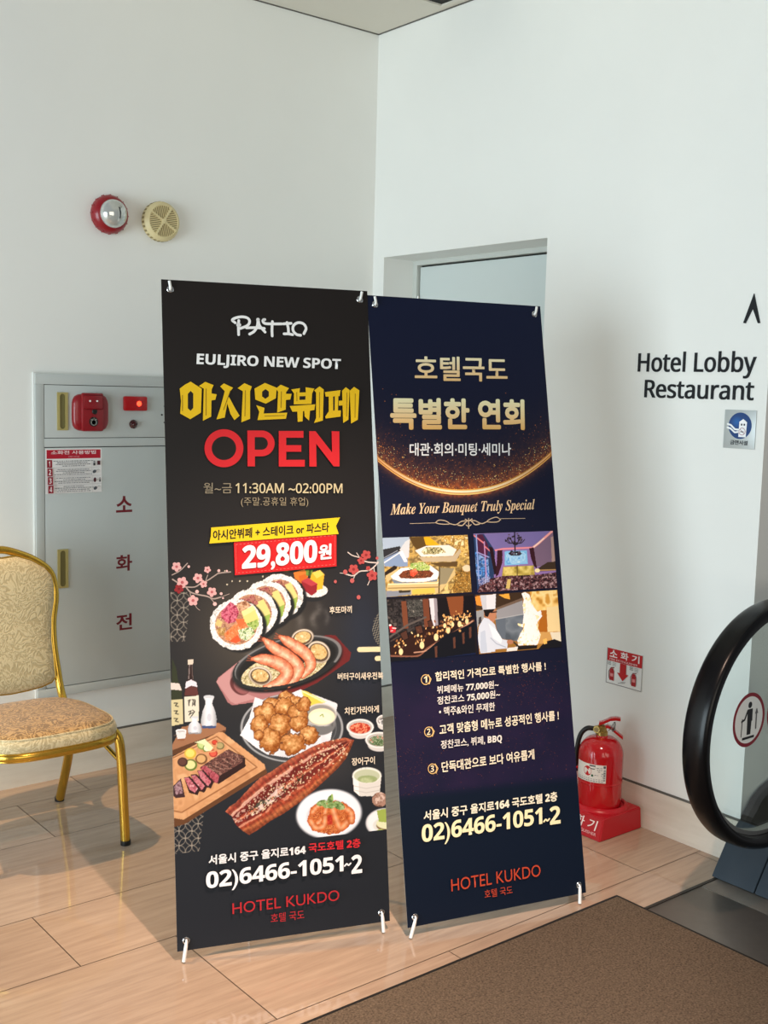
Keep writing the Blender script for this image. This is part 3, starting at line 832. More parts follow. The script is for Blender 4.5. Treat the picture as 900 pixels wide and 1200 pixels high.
# front face lettering: the face leans back
nvec = np.array([zt, 0, ti]); nvec = nvec / np.linalg.norm(nvec); vvec = np.array([-ti, 0, zt]); vvec /= np.linalg.norm(vvec)
PF = Plane((sx1, 0, 0), (0, 1, 0), vvec); A_ = Art(PF, 0.0004, 0.0001)
for k, chh in enumerate('소화기'): A_.text(chh, (1.460 + k * .058, .032), (1.460 + k * .058 + .042, .068), '#f4e9e9', 0.012, px=False, shear=0.12)
A_.text('FIRE EXTINGUISHER', (1.463, .016), (1.620, .026), '#e5b9bb', 0.006, px=False)
A_.build('lettering', st)
fe = thing('fire_extinguisher', 'red fire extinguisher with white label standing on the red box stand', 'fire extinguisher', (EX, EY, 0.084))
q = MB(); r0 = 0.0785
prof = [(0.0, 0.0785), (r0 - .012, 0.0785), (r0 - .002, 0.083), (r0, 0.09), (r0, 0.168), (r0 + .0012, 0.169), (r0 + .0012, 0.173), (r0, 0.174), (r0, 0.262)]
prof += [(0.022 + (r0 - .022) * math.cos(t), 0.262 + 0.066 * math.sin(t)) for t in [PI / 2 * i / 12 for i in range(1, 13)]] + [(0.0205, .334), (0.019, .336), (0.0, .336)]
q.lathe(prof, 'redpaint', (EX, EY, 0), (0, 0, 1), 64); q.build('tank', fe)
# label wrapped round the tank
cang = math.atan2(CAM[1] - EY, CAM[0] - EX)
n = 28; a0, a1 = cang + -1.30, cang + 0.42
# seen from the camera the label runs from the left edge to right of centre
lab = Plane((0, 0, 0), (1, 0, 0), (0, 1, 0))
class Wrap:
    """label coordinates (arc length, height) round the tank"""
    def __init__(s, r): s.r = r
    def P(s, ab, h=0.0):
        ab = np.atleast_2d(ab); a = cang + ab[:, 0] / s.r
        return np.stack([EX + (s.r + h) * np.cos(a), EY + (s.r + h) * np.sin(a), ab[:, 1]], 1)
A_ = Art(Wrap(r0), 0.0010, 0.00008)
def RW(a0, b0, a1, b1, c):
    k = max(2, int(abs(a1 - a0) / .006)); xs = np.linspace(a0, a1, k + 1)
    ab = [(x, b0) for x in xs] + [(x, b1) for x in xs]
    A_.add(ab, [(i, i + 1, i + k + 2, i + k + 1) for i in range(k)], c)
LA, LB = -0.100, 0.021
RW(LA, .182, LB, .246, '#e7e4de'); 
A_.ell((-.045, .220), .0155, .0175, '#c0141e', px=False, n=28); A_.stroke([(-.055, .219), (-.048, .226), (-.042, .219), (-.036, .223)], .0035, '#f3e2de', px=False)
RW(-.038, .2385, -.016, .243, '#3a3c3e'); RW(-.034, .2285, -.018, .232, '#5a5c60')
rng = random.Random(3)
for l in range(6):
    a = -.018
    while a < .008:
        g = rng.uniform(.003, .008); zz = .234 - l * .0065
        if rng.random() < .75: RW(a, zz, a + g, zz + .0022, rng.choice(['#83868a', '#a6a8aa', '#6e7074']))
        a += g + .002
for k in range(5): RW(.012, .190 + k * .0085, .0185, .196 + k * .0085, rng.choice(['#9a9c9e', '#77797c']))
RW(.011, .236, .0185, .244, '#54565a'); A_.ell((-.026, .207), .004, .004, '#1f5a3a', px=False, n=14)
for a in np.arange(LA + .006, .012, .009): RW(a, .187, a + .006, .1895, '#8d8f92'); RW(a, .194, a + .005, .1962, '#a4a6a8')
lb = A_.build('label', fe); lb['label'] = 'white printed label with a red disc'
for l, zz in ((0, .268), (1, .172)): pass
# valve, levers, gauge, hose
axd = np.array([-math.sin(cang), math.cos(cang)])            # towards the camera's right
def ep(l, d, z): return (EX + axd[0] * l + math.cos(cang) * d, EY + axd[1] * l + math.sin(cang) * d, z)
q = MB(); q.lathe([(0.021, .332), (0.021, .345), (0.016, .347), (0.016, .365), (0.011, .368), (0, .368)], 'brasscu', (EX, EY, 0), (0, 0, 1), 24)
q.tube([ep(-.028, 0, .352), ep(.016, 0, .352)], .010, 'brasscu', 14); q.build('valve', fe)
q = MB(); q.lathe([(0, 0), (.014, 0), (.013, .003), (.013, .009), (.011, .011), (0, .011)], 'brasscu', ep(-.016, .012, .354), (math.cos(cang) * .9 - axd[0] * .3, math.sin(cang) * .9 - axd[1] * .3, .1), 24)
q.lathe([(0, .0112), (.0085, .0112), (.0088, .0108)], 'ivorydark', ep(-.016, .012, .354), (math.cos(cang) * .9 - axd[0] * .3, math.sin(cang) * .9 - axd[1] * .3, .1), 24)
q.build('pressure_gauge', fe)
def lever(name, pts, wid):
    q = MB(); V = []; F = []
    for (l, z) in pts:
        for d, dz in ((-wid, .0), (wid, .0), (wid, -.010), (wid - .003, -.010), (wid - .003, -.003), (-wid + .003, -.003), (-wid + .003, -.010), (-wid, -.010)):
            V.append(ep(l, d, z + dz))
    k = 8
    for i in range(len(pts) - 1):
        for j in range(k): F.append((i * k + j, i * k + (j + 1) % k, (i + 1) * k + (j + 1) % k, (i + 1) * k + j))
    F += [tuple(range(k))[::-1], tuple((len(pts) - 1) * k + j for j in range(k))]
    q.add(V, F, 'redpaint'); return q.build(name, fe)
lever('squeeze_lever', [(-.012, .378), (.005, .384), (.028, .397), (.046, .400), (.062, .399)], .011)
lever('carry_handle', [(-.008, .362), (.018, .370), (.030, .366), (.050, .350), (.073, .333)], .010)
q = MB(); q.tube(cr([ep(.022, .012, .352), ep(.030, .013, .362), ep(.041, .013, .385), ep(.045, .013, .372), ep(.036, .013, .350), ep(.044, .013, .386)], 6), .0012, 'black', 6)
q.tube([ep(.038 + .007 * math.cos(t), .013, .364 + .010 * math.sin(t)) for t in [2 * PI * i / 20 for i in range(20)]], .0012, 'steel', 6, closed=True)
q.build('safety_pin', fe)
q = MB(); q.tube(cr([ep(-.026, 0, .352), ep(-.052, -.004, .350), ep(-.072, -.008, .328), ep(-.082, -.010, .290), ep(-.086, -.012, .240), ep(-.0865, -.012, .190)], 8), .0085, 'black', 14)
ho = q.build('hose', fe)
q = MB(); q.tube([ep(-.0865, -.012, .190), ep(-.0865, -.012, .160)], .0075, 'white', 14); q.tube([ep(-.0865, -.012, .160), ep(-.0865, -.012, .112)], .009, 'white', 14, scale=[.8, 1.1]); q.build('nozzle', ho)
q = MB(); q.tube([ep(-.074, -.008, .205), ep(-.098, -.012, .205)], .006, 'redpaint', 10); q.build('hose_clip', fe)

# ================================================================== floor mat
mt_ = thing('floor_mat', 'brown carpet mat with black rubber edge beside the escalator landing', 'mat', (1.5, 3.0, 0))
MX0, MX1, MY0, MY1 = 0.513, 2.9, 1.938, 4.9
q = MB(); q.box((MX0, MY0, 0.0005), (MX1, MY1, 0.0055), 'matedge', 0.002); q.build('rubber_edge', mt_)
q = MB(); q.box((MX0 + .014, MY0 + .014, 0.0040), (MX1 - .014, MY1 - .014, 0.0095), 'mat', 0.003); q.build('pile', mt_)

# ================================================================== escalator
es_ = thing('escalator', 'escalator end with black handrail loop, glass side and dark landing plate', 'escalator', (0.15, 2.24, 0))
q = MB(); q.box((0.246, 2.052, -0.02), (1.4, 3.3, 0.0022), 'plate', 0.001); q.box((-0.4, 2.052, -0.02), (0.242, 3.3, 0.0022), 'plate', 0.001)
q.box((-0.4, 2.040, -0.02), (1.4, 2.051, 0.0035), 'platetrim'); q.box((0.242, 2.052, -0.02), (0.246, 3.3, 0.001), 'steel')
pl_o = q.build('landing_plate', es_); pl_o['label'] = 'dark grey metal landing plate'
# outer skirt cladding, rising away from the newel
prf = [(0.156, 0.0035), (0.146, 0.02), (0.086, 0.105), (0.045, 0.140), (0.020, 0.160), (0.0, 0.1), (-1.3, 0.1), (-1.3, 0.0035)]
upr = [(0.018, 0.161), (0.012, 0.170), (-0.042, 0.226), (-0.085, 0.249), (-0.140, 0.266), (-0.4, 0.33), (-1.3, 0.62), (-1.3, 0.102), (0.0, 0.102)]
def cladding(y0, y1, name, m, inset=0.0):
    q = MB(); q.prism([(x - inset, y0, z - (inset if z > .01 else 0)) for x, z in prf], (0, y1 - y0, 0), m, 0.0015); return q.build(name, es_)
cladding(2.030, 2.181, 'skirt_panel', 'clad'); cladding(2.185, 2.42, 'skirt_panel', 'clad')
q = MB(); q.prism([(x, 2.030, z) for x, z in upr], (0, 0.39, 0), 'deck', 0.003); q.build('upper_deck', es_)
# handrail: half loop round the newel, runs off level then climbs
hc = (0.215, 2.24, 0.572); hr = 0.352
path = []
for x in np.linspace(-1.4, -0.25, 12): path.append((x, 2.24, hc[2] + hr + max(0, (-0.25 - x)) * 0.32))
for i in range(61):
    a = PI / 2 - PI * i / 60
    path.append((hc[0] + hr * 1.05 * math.cos(a), 2.24, hc[2] + hr * math.sin(a)))
for x in np.linspace(0.15, -0.16, 6): path.append((x, 2.24, hc[2] - hr + (0.215 - x) * 0.01))
pr = []
w, t2 = 0.040, 0.019
for i in range(28):
    a = 2 * PI * i / 28; c, s = math.cos(a), math.sin(a); e = 3.4
    r = (abs(c) ** e + abs(s) ** e) ** (-1 / e); pr.append((t2 * r * c, w * r * s))
q = MB(); q.sweep(path, pr, 'rubber', up=(0, 1, 0)); hro = q.build('handrail', es_, 50)
# guide strip inside the handrail
q = MB(); q.sweep([(hc[0] + (p[0] - hc[0]) * (1 - .026 / hr) if p[0] > hc[0] else p[0], p[1], (hc[2] + (p[2] - hc[2]) * (1 - .026 / hr))) for p in path[4:]], [(.006, -.013), (.006, .013), (-.006, .013), (-.006, -.013)], 'steel', up=(0, 1, 0)); q.build('guide_rail', es_)
gl = MB(); gp = []
for i in range(49):
    a = PI / 2 - PI * i / 48; gp.append((hc[0] + (hr * 1.05 - .030) * math.cos(a), 2.235, hc[2] + (hr - .030) * math.sin(a)))
gp += [(-0.05, 2.235, hc[2] - hr + .03), (-1.3, 2.235, 0.60), (-1.3, 2.235, hc[2] + hr + .3), (-0.25, 2.235, hc[2] + hr - .03)]
gl.prism(gp, (0, 0.010, 0), 'glass'); glo = gl.build('glass_panel', es_)
PG = Plane((0, 2.2452, 0), (-1, 0, 0), (0, 0, 1))
def sticker(cx, cz, kind):
    A_ = Art(PG, 0.0003, 0.00008); c = (-cx, cz)
    A_.ell(c, .0800, .0800, '#7e1426', px=False, n=56); A_.ell(c, .0690, .0690, '#dfe6e6', px=False, n=56)
    if kind == 0:
        A_.ell((c[0] + .002, c[1] + .044), .0095, .0095, '#101214', px=False, n=20)
        A_.poly([(c[0] - .010, c[1] + .032), (c[0] + .016, c[1] + .032), (c[0] + .017, c[1] - .004), (c[0] + .013, c[1] - .006), (c[0] + .011, c[1] - .044), (c[0] - .008, c[1] - .044), (c[0] - .009, c[1] + .006)], '#101214', px=False)
        A_.stroke([(c[0] - .009, c[1] + .028), (c[0] - .022, c[1] + .004), (c[0] - .036, c[1] + .000)], .007, '#101214', px=False)
        A_.stroke([(c[0] - .034, c[1] + .006), (c[0] - .036, c[1] - .044)], .004, '#3a3d40', px=False)
        R_(A_, c[0] - .030, c[1] - .056, c[0] + .030, c[1] - .049, '#101214')
        A_.stroke([(c[0] + .036, c[1] + .026), (c[0] + .036, c[1] - .030)], .006, '#5a5d60', px=False)
        A_.poly([(c[0] + .028, c[1] + .014), (c[0] + .036, c[1] + .030), (c[0] + .044, c[1] + .014)], '#5a5d60', px=False)
    else:
        A_.poly([(c[0] - .03, c[1] - .03), (c[0] + .03, c[1] - .03), (c[0] + .03, c[1] - .01), (c[0], c[1] - .01), (c[0], c[1] + .02), (c[0] - .03, c[1] + .02)], '#101214', px=False)
        A_.stroke([(c[0] - .045, c[1] + .045), (c[0] + .045, c[1] - .045)], .010, '#8e1529', px=False)
    o = A_.build('warning_sticker', glo); return o
sticker(0.343, 0.604, 0); sticker(0.170, 0.604, 1)

# ================================================================== printed pictures: a small painter over a fine grid of ink dots
def vnoise(x, y, scale, seed=0):
    x = x / scale + seed * 17.31; y = y / scale + seed * 7.77
    xi = np.floor(x).astype(np.int64); yi = np.floor(y).astype(np.int64); fx = x - xi; fy = y - yi
    fx = fx * fx * (3 - 2 * fx); fy = fy * fy * (3 - 2 * fy)
    def h(a, b):
        n = (a * 374761393 + b * 668265263 + seed * 1442695041) & 0x7fffffff
        n = ((n ^ (n >> 13)) * 1274126177) & 0x7fffffff
        return ((n ^ (n >> 16)) & 0xffff) / 65535.0
    return (h(xi, yi) * (1 - fx) + h(xi + 1, yi) * fx) * (1 - fy) + (h(xi, yi + 1) * (1 - fx) + h(xi + 1, yi + 1) * fx) * fy
def fbm(x, y, s, seed=0): return 0.6 * vnoise(x, y, s, seed) + 0.4 * vnoise(x, y, s / 2.3, seed + 5)
def rgb(h):
    h = h.lstrip('#'); return np.array([int(h[i:i + 2], 16) for i in (0, 2, 4)], float)
def sm(a, b, x):
    t = np.clip((x - a) / (b - a), 0, 1); return t * t * (3 - 2 * t)

class Ras:
    def __init__(s, plane, u0, u1, v0, v1, step, base):
        s.nx = max(2, int(round((u1 - u0) / step))); s.ny = max(2, int(round((v1 - v0) / step)))
        U, V = np.meshgrid(np.linspace(u0, u1, s.nx + 1), np.linspace(v0, v1, s.ny + 1))
        s.ab = np.stack([U.ravel(), V.ravel()], 1)
        p = plane.to_px(s.ab); s.X = p[:, 0]; s.Y = p[:, 1]
        s.c = base(s.X, s.Y) if callable(base) else np.tile(rgb(base), (len(s.X), 1))
    def mask(s, pts):
        P = np.array(pts, float); m = np.zeros(len(s.X), bool)
        bb = (s.X >= P[:, 0].min()) & (s.X <= P[:, 0].max()) & (s.Y >= P[:, 1].min()) & (s.Y <= P[:, 1].max())
        i = np.nonzero(bb)[0]; x = s.X[i]; y = s.Y[i]; r = np.zeros(len(i), bool)
        for k in range(len(P)):
            x0, y0 = P[k]; x1, y1 = P[(k + 1) % len(P)]
            if y0 == y1: continue
            c = ((y0 > y) != (y1 > y)) & (x < (x1 - x0) * (y - y0) / (y1 - y0) + x0); r ^= c
        m[i] = r; return m
    def q(s, cx, cy, rx, ry, ang=0.0):
        dx = s.X - cx; dy = s.Y - cy; c, n = math.cos(ang), math.sin(ang)
        return np.hypot((dx * c + dy * n) / rx, (-dx * n + dy * c) / ry)
    def put(s, m, col, a=1.0):
        """m: mask or weight; col: hex, rgb or per-dot array"""
        w = (np.asarray(m, float) * a)
        i = np.nonzero(w > 0)[0]
        if not len(i): return
        c = rgb(col) if isinstance(col, str) else np.asarray(col, float)
        c = c[i] if c.ndim == 2 else c
        s.c[i] = s.c[i] * (1 - w[i, None]) + c * w[i, None]
    def tex(s, m, cols, scale, seed=0, a=1.0, sharp=1.0):
        i = np.nonzero(np.asarray(m) > 0)[0]
        if not len(i): return
        n = fbm(s.X[i], s.Y[i], scale, seed); n = np.clip((n - .5) * 1.9 * sharp + .5, 0, .9999) * (len(cols) - 1)
        C = np.array([rgb(c) for c in cols]); k = n.astype(int); f = (n - k)[:, None]
        full = np.zeros((len(s.X), 3)); full[i] = C[k] * (1 - f) + C[k + 1] * f
        s.put(m, full, a)
    def ell(s, cx, cy, rx, ry, col, ang=0.0, a=1.0, soft=0.06):
        qq = s.q(cx, cy, rx, ry, ang); w = 1 - sm(1 - soft, 1 + soft, qq); s.put(w, col, a); return qq
    def ring(s, cx, cy, rx, ry, th, col, ang=0.0, a=1.0):
        qq = s.q(cx, cy, rx, ry, ang); k = th / min(rx, ry) / 2
        s.put(1 - sm(k * .6, k * 1.3, abs(qq - 1)), col, a)
    def poly(s, pts, col, a=1.0): s.put(s.mask(pts), col, a)
    def line(s, pts, w, col, a=1.0):
        d, _ = s.path(pts); s.put(1 - sm(w / 2 - .35, w / 2 + .35, d), col, a)
    def path(s, pts):
        P = np.array(pts, float); best = np.full(len(s.X), 1e9); S = np.zeros(len(s.X)); L = 0
        mg = 40
        i = np.nonzero((s.X > P[:, 0].min() - mg) & (s.X < P[:, 0].max() + mg) & (s.Y > P[:, 1].min() - mg) & (s.Y < P[:, 1].max() + mg))[0]
        x = s.X[i]; y = s.Y[i]; b = np.full(len(i), 1e9); ss = np.zeros(len(i))
        for k in range(len(P) - 1):
            e = P[k + 1] - P[k]; l = np.hypot(*e)
            t = np.clip(((x - P[k, 0]) * e[0] + (y - P[k, 1]) * e[1]) / (l * l), 0, 1)
            d = np.hypot(x - P[k, 0] - t * e[0], y - P[k, 1] - t * e[1]); u = d < b
            b[u] = d[u]; ss[u] = L + t[u] * l; L += l
        best[i] = b; S[i] = ss; return best, S / L
    def lin(s):
        c = np.clip(s.c, 0, 255) / 255
        return np.where(c <= 0.04045, c / 12.92, ((c + 0.055) / 1.055) ** 2.4)
def curve(pts, n=6): return [tuple(v)[:2] for v in cr([(x, y, 0) for x, y in pts], n)]

def text3(art, txt, bl, br, tl, col, bold=0.0, shear=0.0, space=1.0, grad=None):
    """fit the ink of txt into the parallelogram given by three photograph corners"""
    v, f = text_geo(txt, min(bold, 0), shear, space); r = max(bold, 0)
    a, b, c = (art.pl.px(*p) for p in (bl, br, tl)); lo, hi = v.min(0) - r, v.max(0) + r
    for d in fat_copies(r):
        w = (v + d - lo) / (hi - lo); ab = a + w[:, :1] * (b - a) + w[:, 1:2] * (c - a); cc = col
        if grad: cc = np.array(hexlin(grad[0])) * (1 - w[:, 1:2]) + np.array(hexlin(grad[1])) * w[:, 1:2]
        art.add(ab, f, cc)

def banner_plane(x, y, h, lean):
    u = np.array([math.cos(h), math.sin(h), 0]); n = np.array([-math.sin(h), math.cos(h), 0])
    o = np.array([x, y, 0.03])
    if n @ (CAM - o) < 0: n = -n
    v = np.array([0, 0, 1]) * math.cos(lean) - n * math.sin(lean)
    return Plane(o, u, v)
BW, BH = 0.600, 1.811
PLA = banner_plane(1.783, 1.503, 2.808, -0.184 * -1)
PLB = banner_plane(1.203, 1.762, 2.896, 0.216)

def make_stand(root, pl, feet):
    """X shaped stand behind a sheet: hub, four arms with hooked tips through the eyelets, rear leg"""
    g = lambda a, b, h: tuple(pl.P((a, b), h)[0])
    hub = (0.30, 0.86)
    q = MB(); q.box((-.045, -.055, -.012), (.045, .055, .012), 'black', 0.006,
                    mtx=Matrix(((pl.u[0], pl.v[0], pl.n[0], 0), (pl.u[1], pl.v[1], pl.n[1], 0), (pl.u[2], pl.v[2], pl.n[2], 0), (0, 0, 0, 1))).copy() if False else
                    Matrix.Translation(g(*hub, -0.055)) @ Matrix(((pl.u[0], pl.v[0], pl.n[0], 0), (pl.u[1], pl.v[1], pl.n[1], 0), (pl.u[2], pl.v[2], pl.n[2], 0), (0, 0, 0, 1))))
    q.build('hub', root)
    E = [(0.0245, 0.026), (0.5755, 0.026), (0.5755, BH - 0.027), (0.0245, BH - 0.027)]
    for k, (a, b) in enumerate(E):
        top = k > 1
        q = MB()
        d = np.array([a - hub[0], b - hub[1]]); d /= np.linalg.norm(d)
        s = g(hub[0] + d[0] * .03, hub[1] + d[1] * .03, -0.055); e = g(a - d[0] * .10, b - d[1] * .10, -0.030)
        q.tube([s, tuple((np.array(s) + np.array(e)) / 2 + pl.n * -0.006), e], 0.006, 'pole', 12)
        q.tube(cr([e, g(a - d[0] * .02, b - d[1] * .02, -0.012), g(a, b, 0.0)], 5), 0.0045, 'pole', 10)
        arm = q.build('arm', root)
        q = MB()
        if top:
            s_ = -1 if a < .3 else 1
            q.tube(cr([g(a, b, -0.002), g(a, b, 0.005), g(a + s_ * .001, b + .006, 0.0095), g(a + s_ * .004, b + .021, 0.0115)], 5), 0.0040, 'white', 12)
        else:
            f = pl.P((a + feet[k], 0.0), 0.0)[0] + pl.n * 0.008; f[2] = 0.004
            st_ = np.array(g(a, b, 0.006)); q.tube(cr([g(a, b, -0.002), tuple(st_), tuple(st_ + (f - st_) * .25 + pl.n * .001), tuple(f)], 4), 0.0046, 'white', 12, scale=list(np.interp(np.linspace(0, 1, 13), [0, .35, .7, 1], [.5, .62, 1.1, 1.1])))
        q.build('hook', arm)
    q = MB(); s = np.array(g(*hub, -0.06)); f = np.array([*(s[:2] - pl.n[:2] / np.linalg.norm(pl.n[:2]) * 0.30), 0.006])
    q.tube([tuple(s), tuple(f)], 0.006, 'pole', 12); q.build('rear_leg', root)

def eyelets(sheet, pl):
    for a, b in ((0.0245, 0.026), (0.5755, 0.026), (0.5755, BH - 0.027), (0.0245, BH - 0.027)):
        q = MB(); n = 24; V = []; F = []
        for i in range(n):
            t = 2 * PI * i / n; c, s = math.cos(t), math.sin(t)
            for r, h in ((0.0098, 0.0022), (0.0085, 0.0034), (0.0062, 0.0034), (0.0052, 0.0020)): V.append(pl.P((a + r * c, b + r * s), h)[0])
        for i in range(n):
            j = (i + 1) % n
            for k in range(3): F.append((i * 4 + k, j * 4 + k, j * 4 + k + 1, i * 4 + k + 1))
        q.add(V, F, 'chrome', True); q.build('eyelet', sheet)
def sheet_back(pl):
    q = MB(); e = 0.0009
    a = [pl.P(p, 0.0)[0] for p in ((0, 0), (BW, 0), (BW, BH), (0, BH))]; b = [x - pl.n * e for x in a]
    q.add(b, [(3, 2, 1, 0)], 'sheetback')
    q.add(a + b, [(4, 5, 1, 0), (5, 6, 2, 1), (6, 7, 3, 2), (7, 4, 0, 3)], 'sheetback'); return q

# ================================================================== banner with the food pictures
ba = thing('x_banner', 'black banner stand with food pictures and the red word OPEN', 'banner', (1.49, 1.60, 0.0))
AA = Art(PLA, 0.0002, 0.00003)
def bgA(X, Y):
    t = sm(330, 1110, Y)[:, None]
    c = rgb('#1c1716') * (1 - t) + rgb('#1d2128') * t
    g = np.exp(-(((X - 300) / 75) ** 2 + ((Y - 735) / 75) ** 2))[:, None]; c = c + g * np.array([44, 38, 26])
    g = np.exp(-(((X - 345) / 70) ** 2 + ((Y - 895) / 30) ** 2))[:, None]; c = c + g * np.array([30, 26, 20])
    g = np.exp(-(((X - 425) / 30) ** 2 + ((Y - 740) / 90) ** 2))[:, None]; c = c + g * np.array([4, 10, 20])
    return c
R0 = Ras(PLA, 0, BW, 0, BH, 0.012, bgA); AA.raster(R0.ab, R0.nx, R0.ny, R0.lin())
R = Ras(PLA, 0, BW, 0.255, 1.075, 0.00150, bgA)
X, Y = R.X, R.Y
# --- woven circle patterns
for (x0, x1, y0, y1, sx_, sy_) in ((200, 224, 694, 752, 207.7, 703.7), (200, 239, 950, 1012, 209.8, 973.8)):
    fade = ((X > x0) & (X < x1 - 7 * (Y - y0) / (y1 - y0)) & (Y > y0) & (Y < y1)).astype(float)
    for i in range(-4, 7):
        for j in range(-4, 8):
            if (i + j) % 2: R.put((abs(R.q(sx_ + 7.5 * i, sy_ + 8.5 * j, 7.7, 8.6) - 1) < .065) * fade, '#8d8579', .7)
            else: R.put((R.q(sx_ + 7.5 * i, sy_ + 8.5 * j, 1.1, 1.1) < 1) * fade, '#b5ada0', .6)
d = R.q(449, 737, 12.5, 21); z = (np.sin((X + Y) * 1.5) * np.sign(np.sin((X - Y) * .75)) > .2) & (d < 1)
R.put(z, '#8f8a78', .75)
# --- steam
for pts, w, a in ((((348, 745), (352, 728), (346, 715), (352, 700)), 9, .32), (((372, 740), (366, 726), (374, 714), (369, 704)), 8, .34), (((380, 735), (384, 722), (378, 712)), 6, .25), (((285, 770), (296, 762), (303, 755)), 9, .22)):
    dd, ss = R.path(curve(pts)); R.put(np.exp(-(dd / w * 2) ** 2) * (0.4 + fbm(X, Y, 6, 3)) * np.sin(np.clip(ss, .02, .98) * PI), '#a09d96', a * .9)
# --- rolled sushi
def roll(cx, cy, rx, ry, seed, front=False):
    R.ell(cx + 4.6, cy + 2.6, rx, ry, '#17181a'); R.ell(cx + 2.2, cy + 1.2, rx, ry, '#1e2022')
    m = R.q(cx, cy, rx, ry) + (fbm(X, Y, 4, seed) - .5) * .10 < 1
    R.tex(m, ['#b9b8b4', '#e3e2de', '#f4f3ef', '#d6d4d0'], 2.6, seed)
    i = R.q(cx - .2, cy + .2, rx * .80, ry * .78)
    R.tex(i < 1, ['#a8795c', '#c99a78', '#8e5f48', '#d9b79a'], 4, seed + 1)
    if front:
        P = lambda pts: [(195 + x * .14444, 650 + y * .14444) for x, y in pts]
        R.tex(R.mask(P([(440, 470), (520, 380), (570, 420), (590, 470), (560, 545), (500, 560), (450, 520)])), ['#7d2338', '#b8455f', '#d77f92', '#98304a'], 3, 4)
        R.tex(R.mask(P([(570, 395), (640, 370), (690, 410), (620, 460), (590, 450)])), ['#7a4a32', '#b98a66', '#d8b592'], 2.5, 6)
        R.poly(P([(608, 462), (705, 412), (750, 520), (745, 560), (670, 570), (640, 560)]), '#e3cf7c'); R.poly(P([(608, 462), (705, 412), (722, 445), (628, 500)]), '#ecdd95')
        R.tex(R.mask(P([(640, 562), (745, 520), (752, 570), (715, 615), (680, 590)])), ['#88a548', '#b4c877', '#6c8b38'], 4, 7)
        R.tex(R.mask(P([(395, 570), (415, 520), (455, 545), (440, 590)])), ['#d9c98a', '#c7b36c'], 4, 8)
        R.tex(R.mask(P([(470, 640), (560, 560), (640, 545), (660, 585), (590, 640), (520, 700), (480, 690)])), ['#d2602f', '#ea8d58', '#e06f3c', '#f0a77c'], 3.5, 9)
        R.poly(P([(510, 700), (580, 650), (600, 700), (560, 720)]), '#e0552b'); R.poly(P([(560, 520), (630, 520), (640, 560), (590, 590)]), '#dd6a3a')
        R.tex(R.mask(P([(580, 610), (690, 585), (720, 640), (650, 700), (600, 680)])), ['#e9edd3', '#7fa05a', '#cbd8a6', '#f3f4e6', '#557c3a'], 1.8, 10, sharp=1.5)
        R.tex(R.mask(P([(410, 600), (480, 590), (470, 660), (420, 650)])), ['#c89a58', '#8a6a38', '#dcb77c'], 2, 11)
    else:
        a = cx + rx * .30; b = cy - ry * .10
        R.poly([(a - 8, b - 8), (a + 5, b - 14), (a + 13, b + 2), (a + 12, b + 8), (a, b + 10)], '#dfcd7f')
        R.poly([(a - 1, b + 9), (a + 13, b + 3), (a + 11, b + 16), (a + 5, b + 22)], '#92ae4e')
        R.tex(R.mask([(cx - rx * .6, cy - ry * .55), (cx + 2, cy - ry * .75), (cx + 8, cy - ry * .4), (cx - 4, cy - ry * .1)]), ['#8a3b45', '#b57a6a', '#7b4b3a'], 2.5, seed + 2)
R.ell(366, 697, 17, 8, '#202124'); R.tex(R.q(368, 692, 16, 8) < 1, ['#cfcdc8', '#efeeea', '#b7b4ae'], 2, 21)
R.poly([(344, 671), (357, 667), (361, 674), (360, 681), (347, 685)], '#d9772c'); R.poly([(350, 675), (360, 672), (360, 681), (352, 684)], '#c4611f')
R.poly([(358, 668), (366, 668), (366, 675), (359, 675)], '#6f8a35'); R.poly([(362, 668), (365, 668), (364, 675), (361, 675)], '#3d5522')
R.poly([(366, 671), (375, 668), (380, 673), (378, 690), (371, 692), (363, 679)], '#e2ac2c'); R.poly([(366, 671), (375, 668), (380, 673), (371, 678)], '#efc95a')
R.poly([(353, 681), (361, 677), (372, 684), (371, 694), (365, 698), (356, 692)], '#8f2029'); R.poly([(353, 681), (361, 677), (372, 684), (365, 687)], '#b23a42')
roll(327.5, 699, 27.5, 26, 31); roll(312, 708, 28.5, 27.5, 41); roll(295, 719, 29.5, 29, 51); roll(277, 732, 31, 30, 61, True)
# --- iron plate of prawns and abalone
R.poly([(253.5, 799), (256, 794), (281, 774), (383, 744), (393, 744.5), (411.5, 765), (409.5, 774), (372, 800), (345, 813), (300, 822.5), (272, 826.5), (267, 823)], np.where(X[:, None] < 330, rgb('#a46f6f'), rgb('#651f20')))
R.put(R.mask([(253.5, 799), (258, 793), (286, 771), (276, 792), (278, 803), (290, 813), (302, 818), (276, 825), (270, 822)]), '#b98a89')
R.ell(281, 803, 13, 10, '#5c2f30', ang=.8); R.ell(283, 804, 10.5, 8, '#8d5656', ang=.8)
R.ell(336.5, 779, 66, 28.5, '#101112', ang=-.27); R.ell(336.5, 776.5, 65, 27.5, '#303234', ang=-.27)
R.ring(336.5, 776.2, 64, 26.8, 1.7, '#8a8c8c', ang=-.27, a=.75)
R.ell(336.5, 777, 60, 24, '#1b1b1b', ang=-.27)
m = (R.q(333, 784, 52, 19, -.27) < 1) & (R.q(342, 770, 58, 20, -.27) > .55)
R.tex(m, ['#c9bd92', '#ece3c2', '#8b7c50', '#ddd2a6', '#6f6a3c'], 2.4, 71)
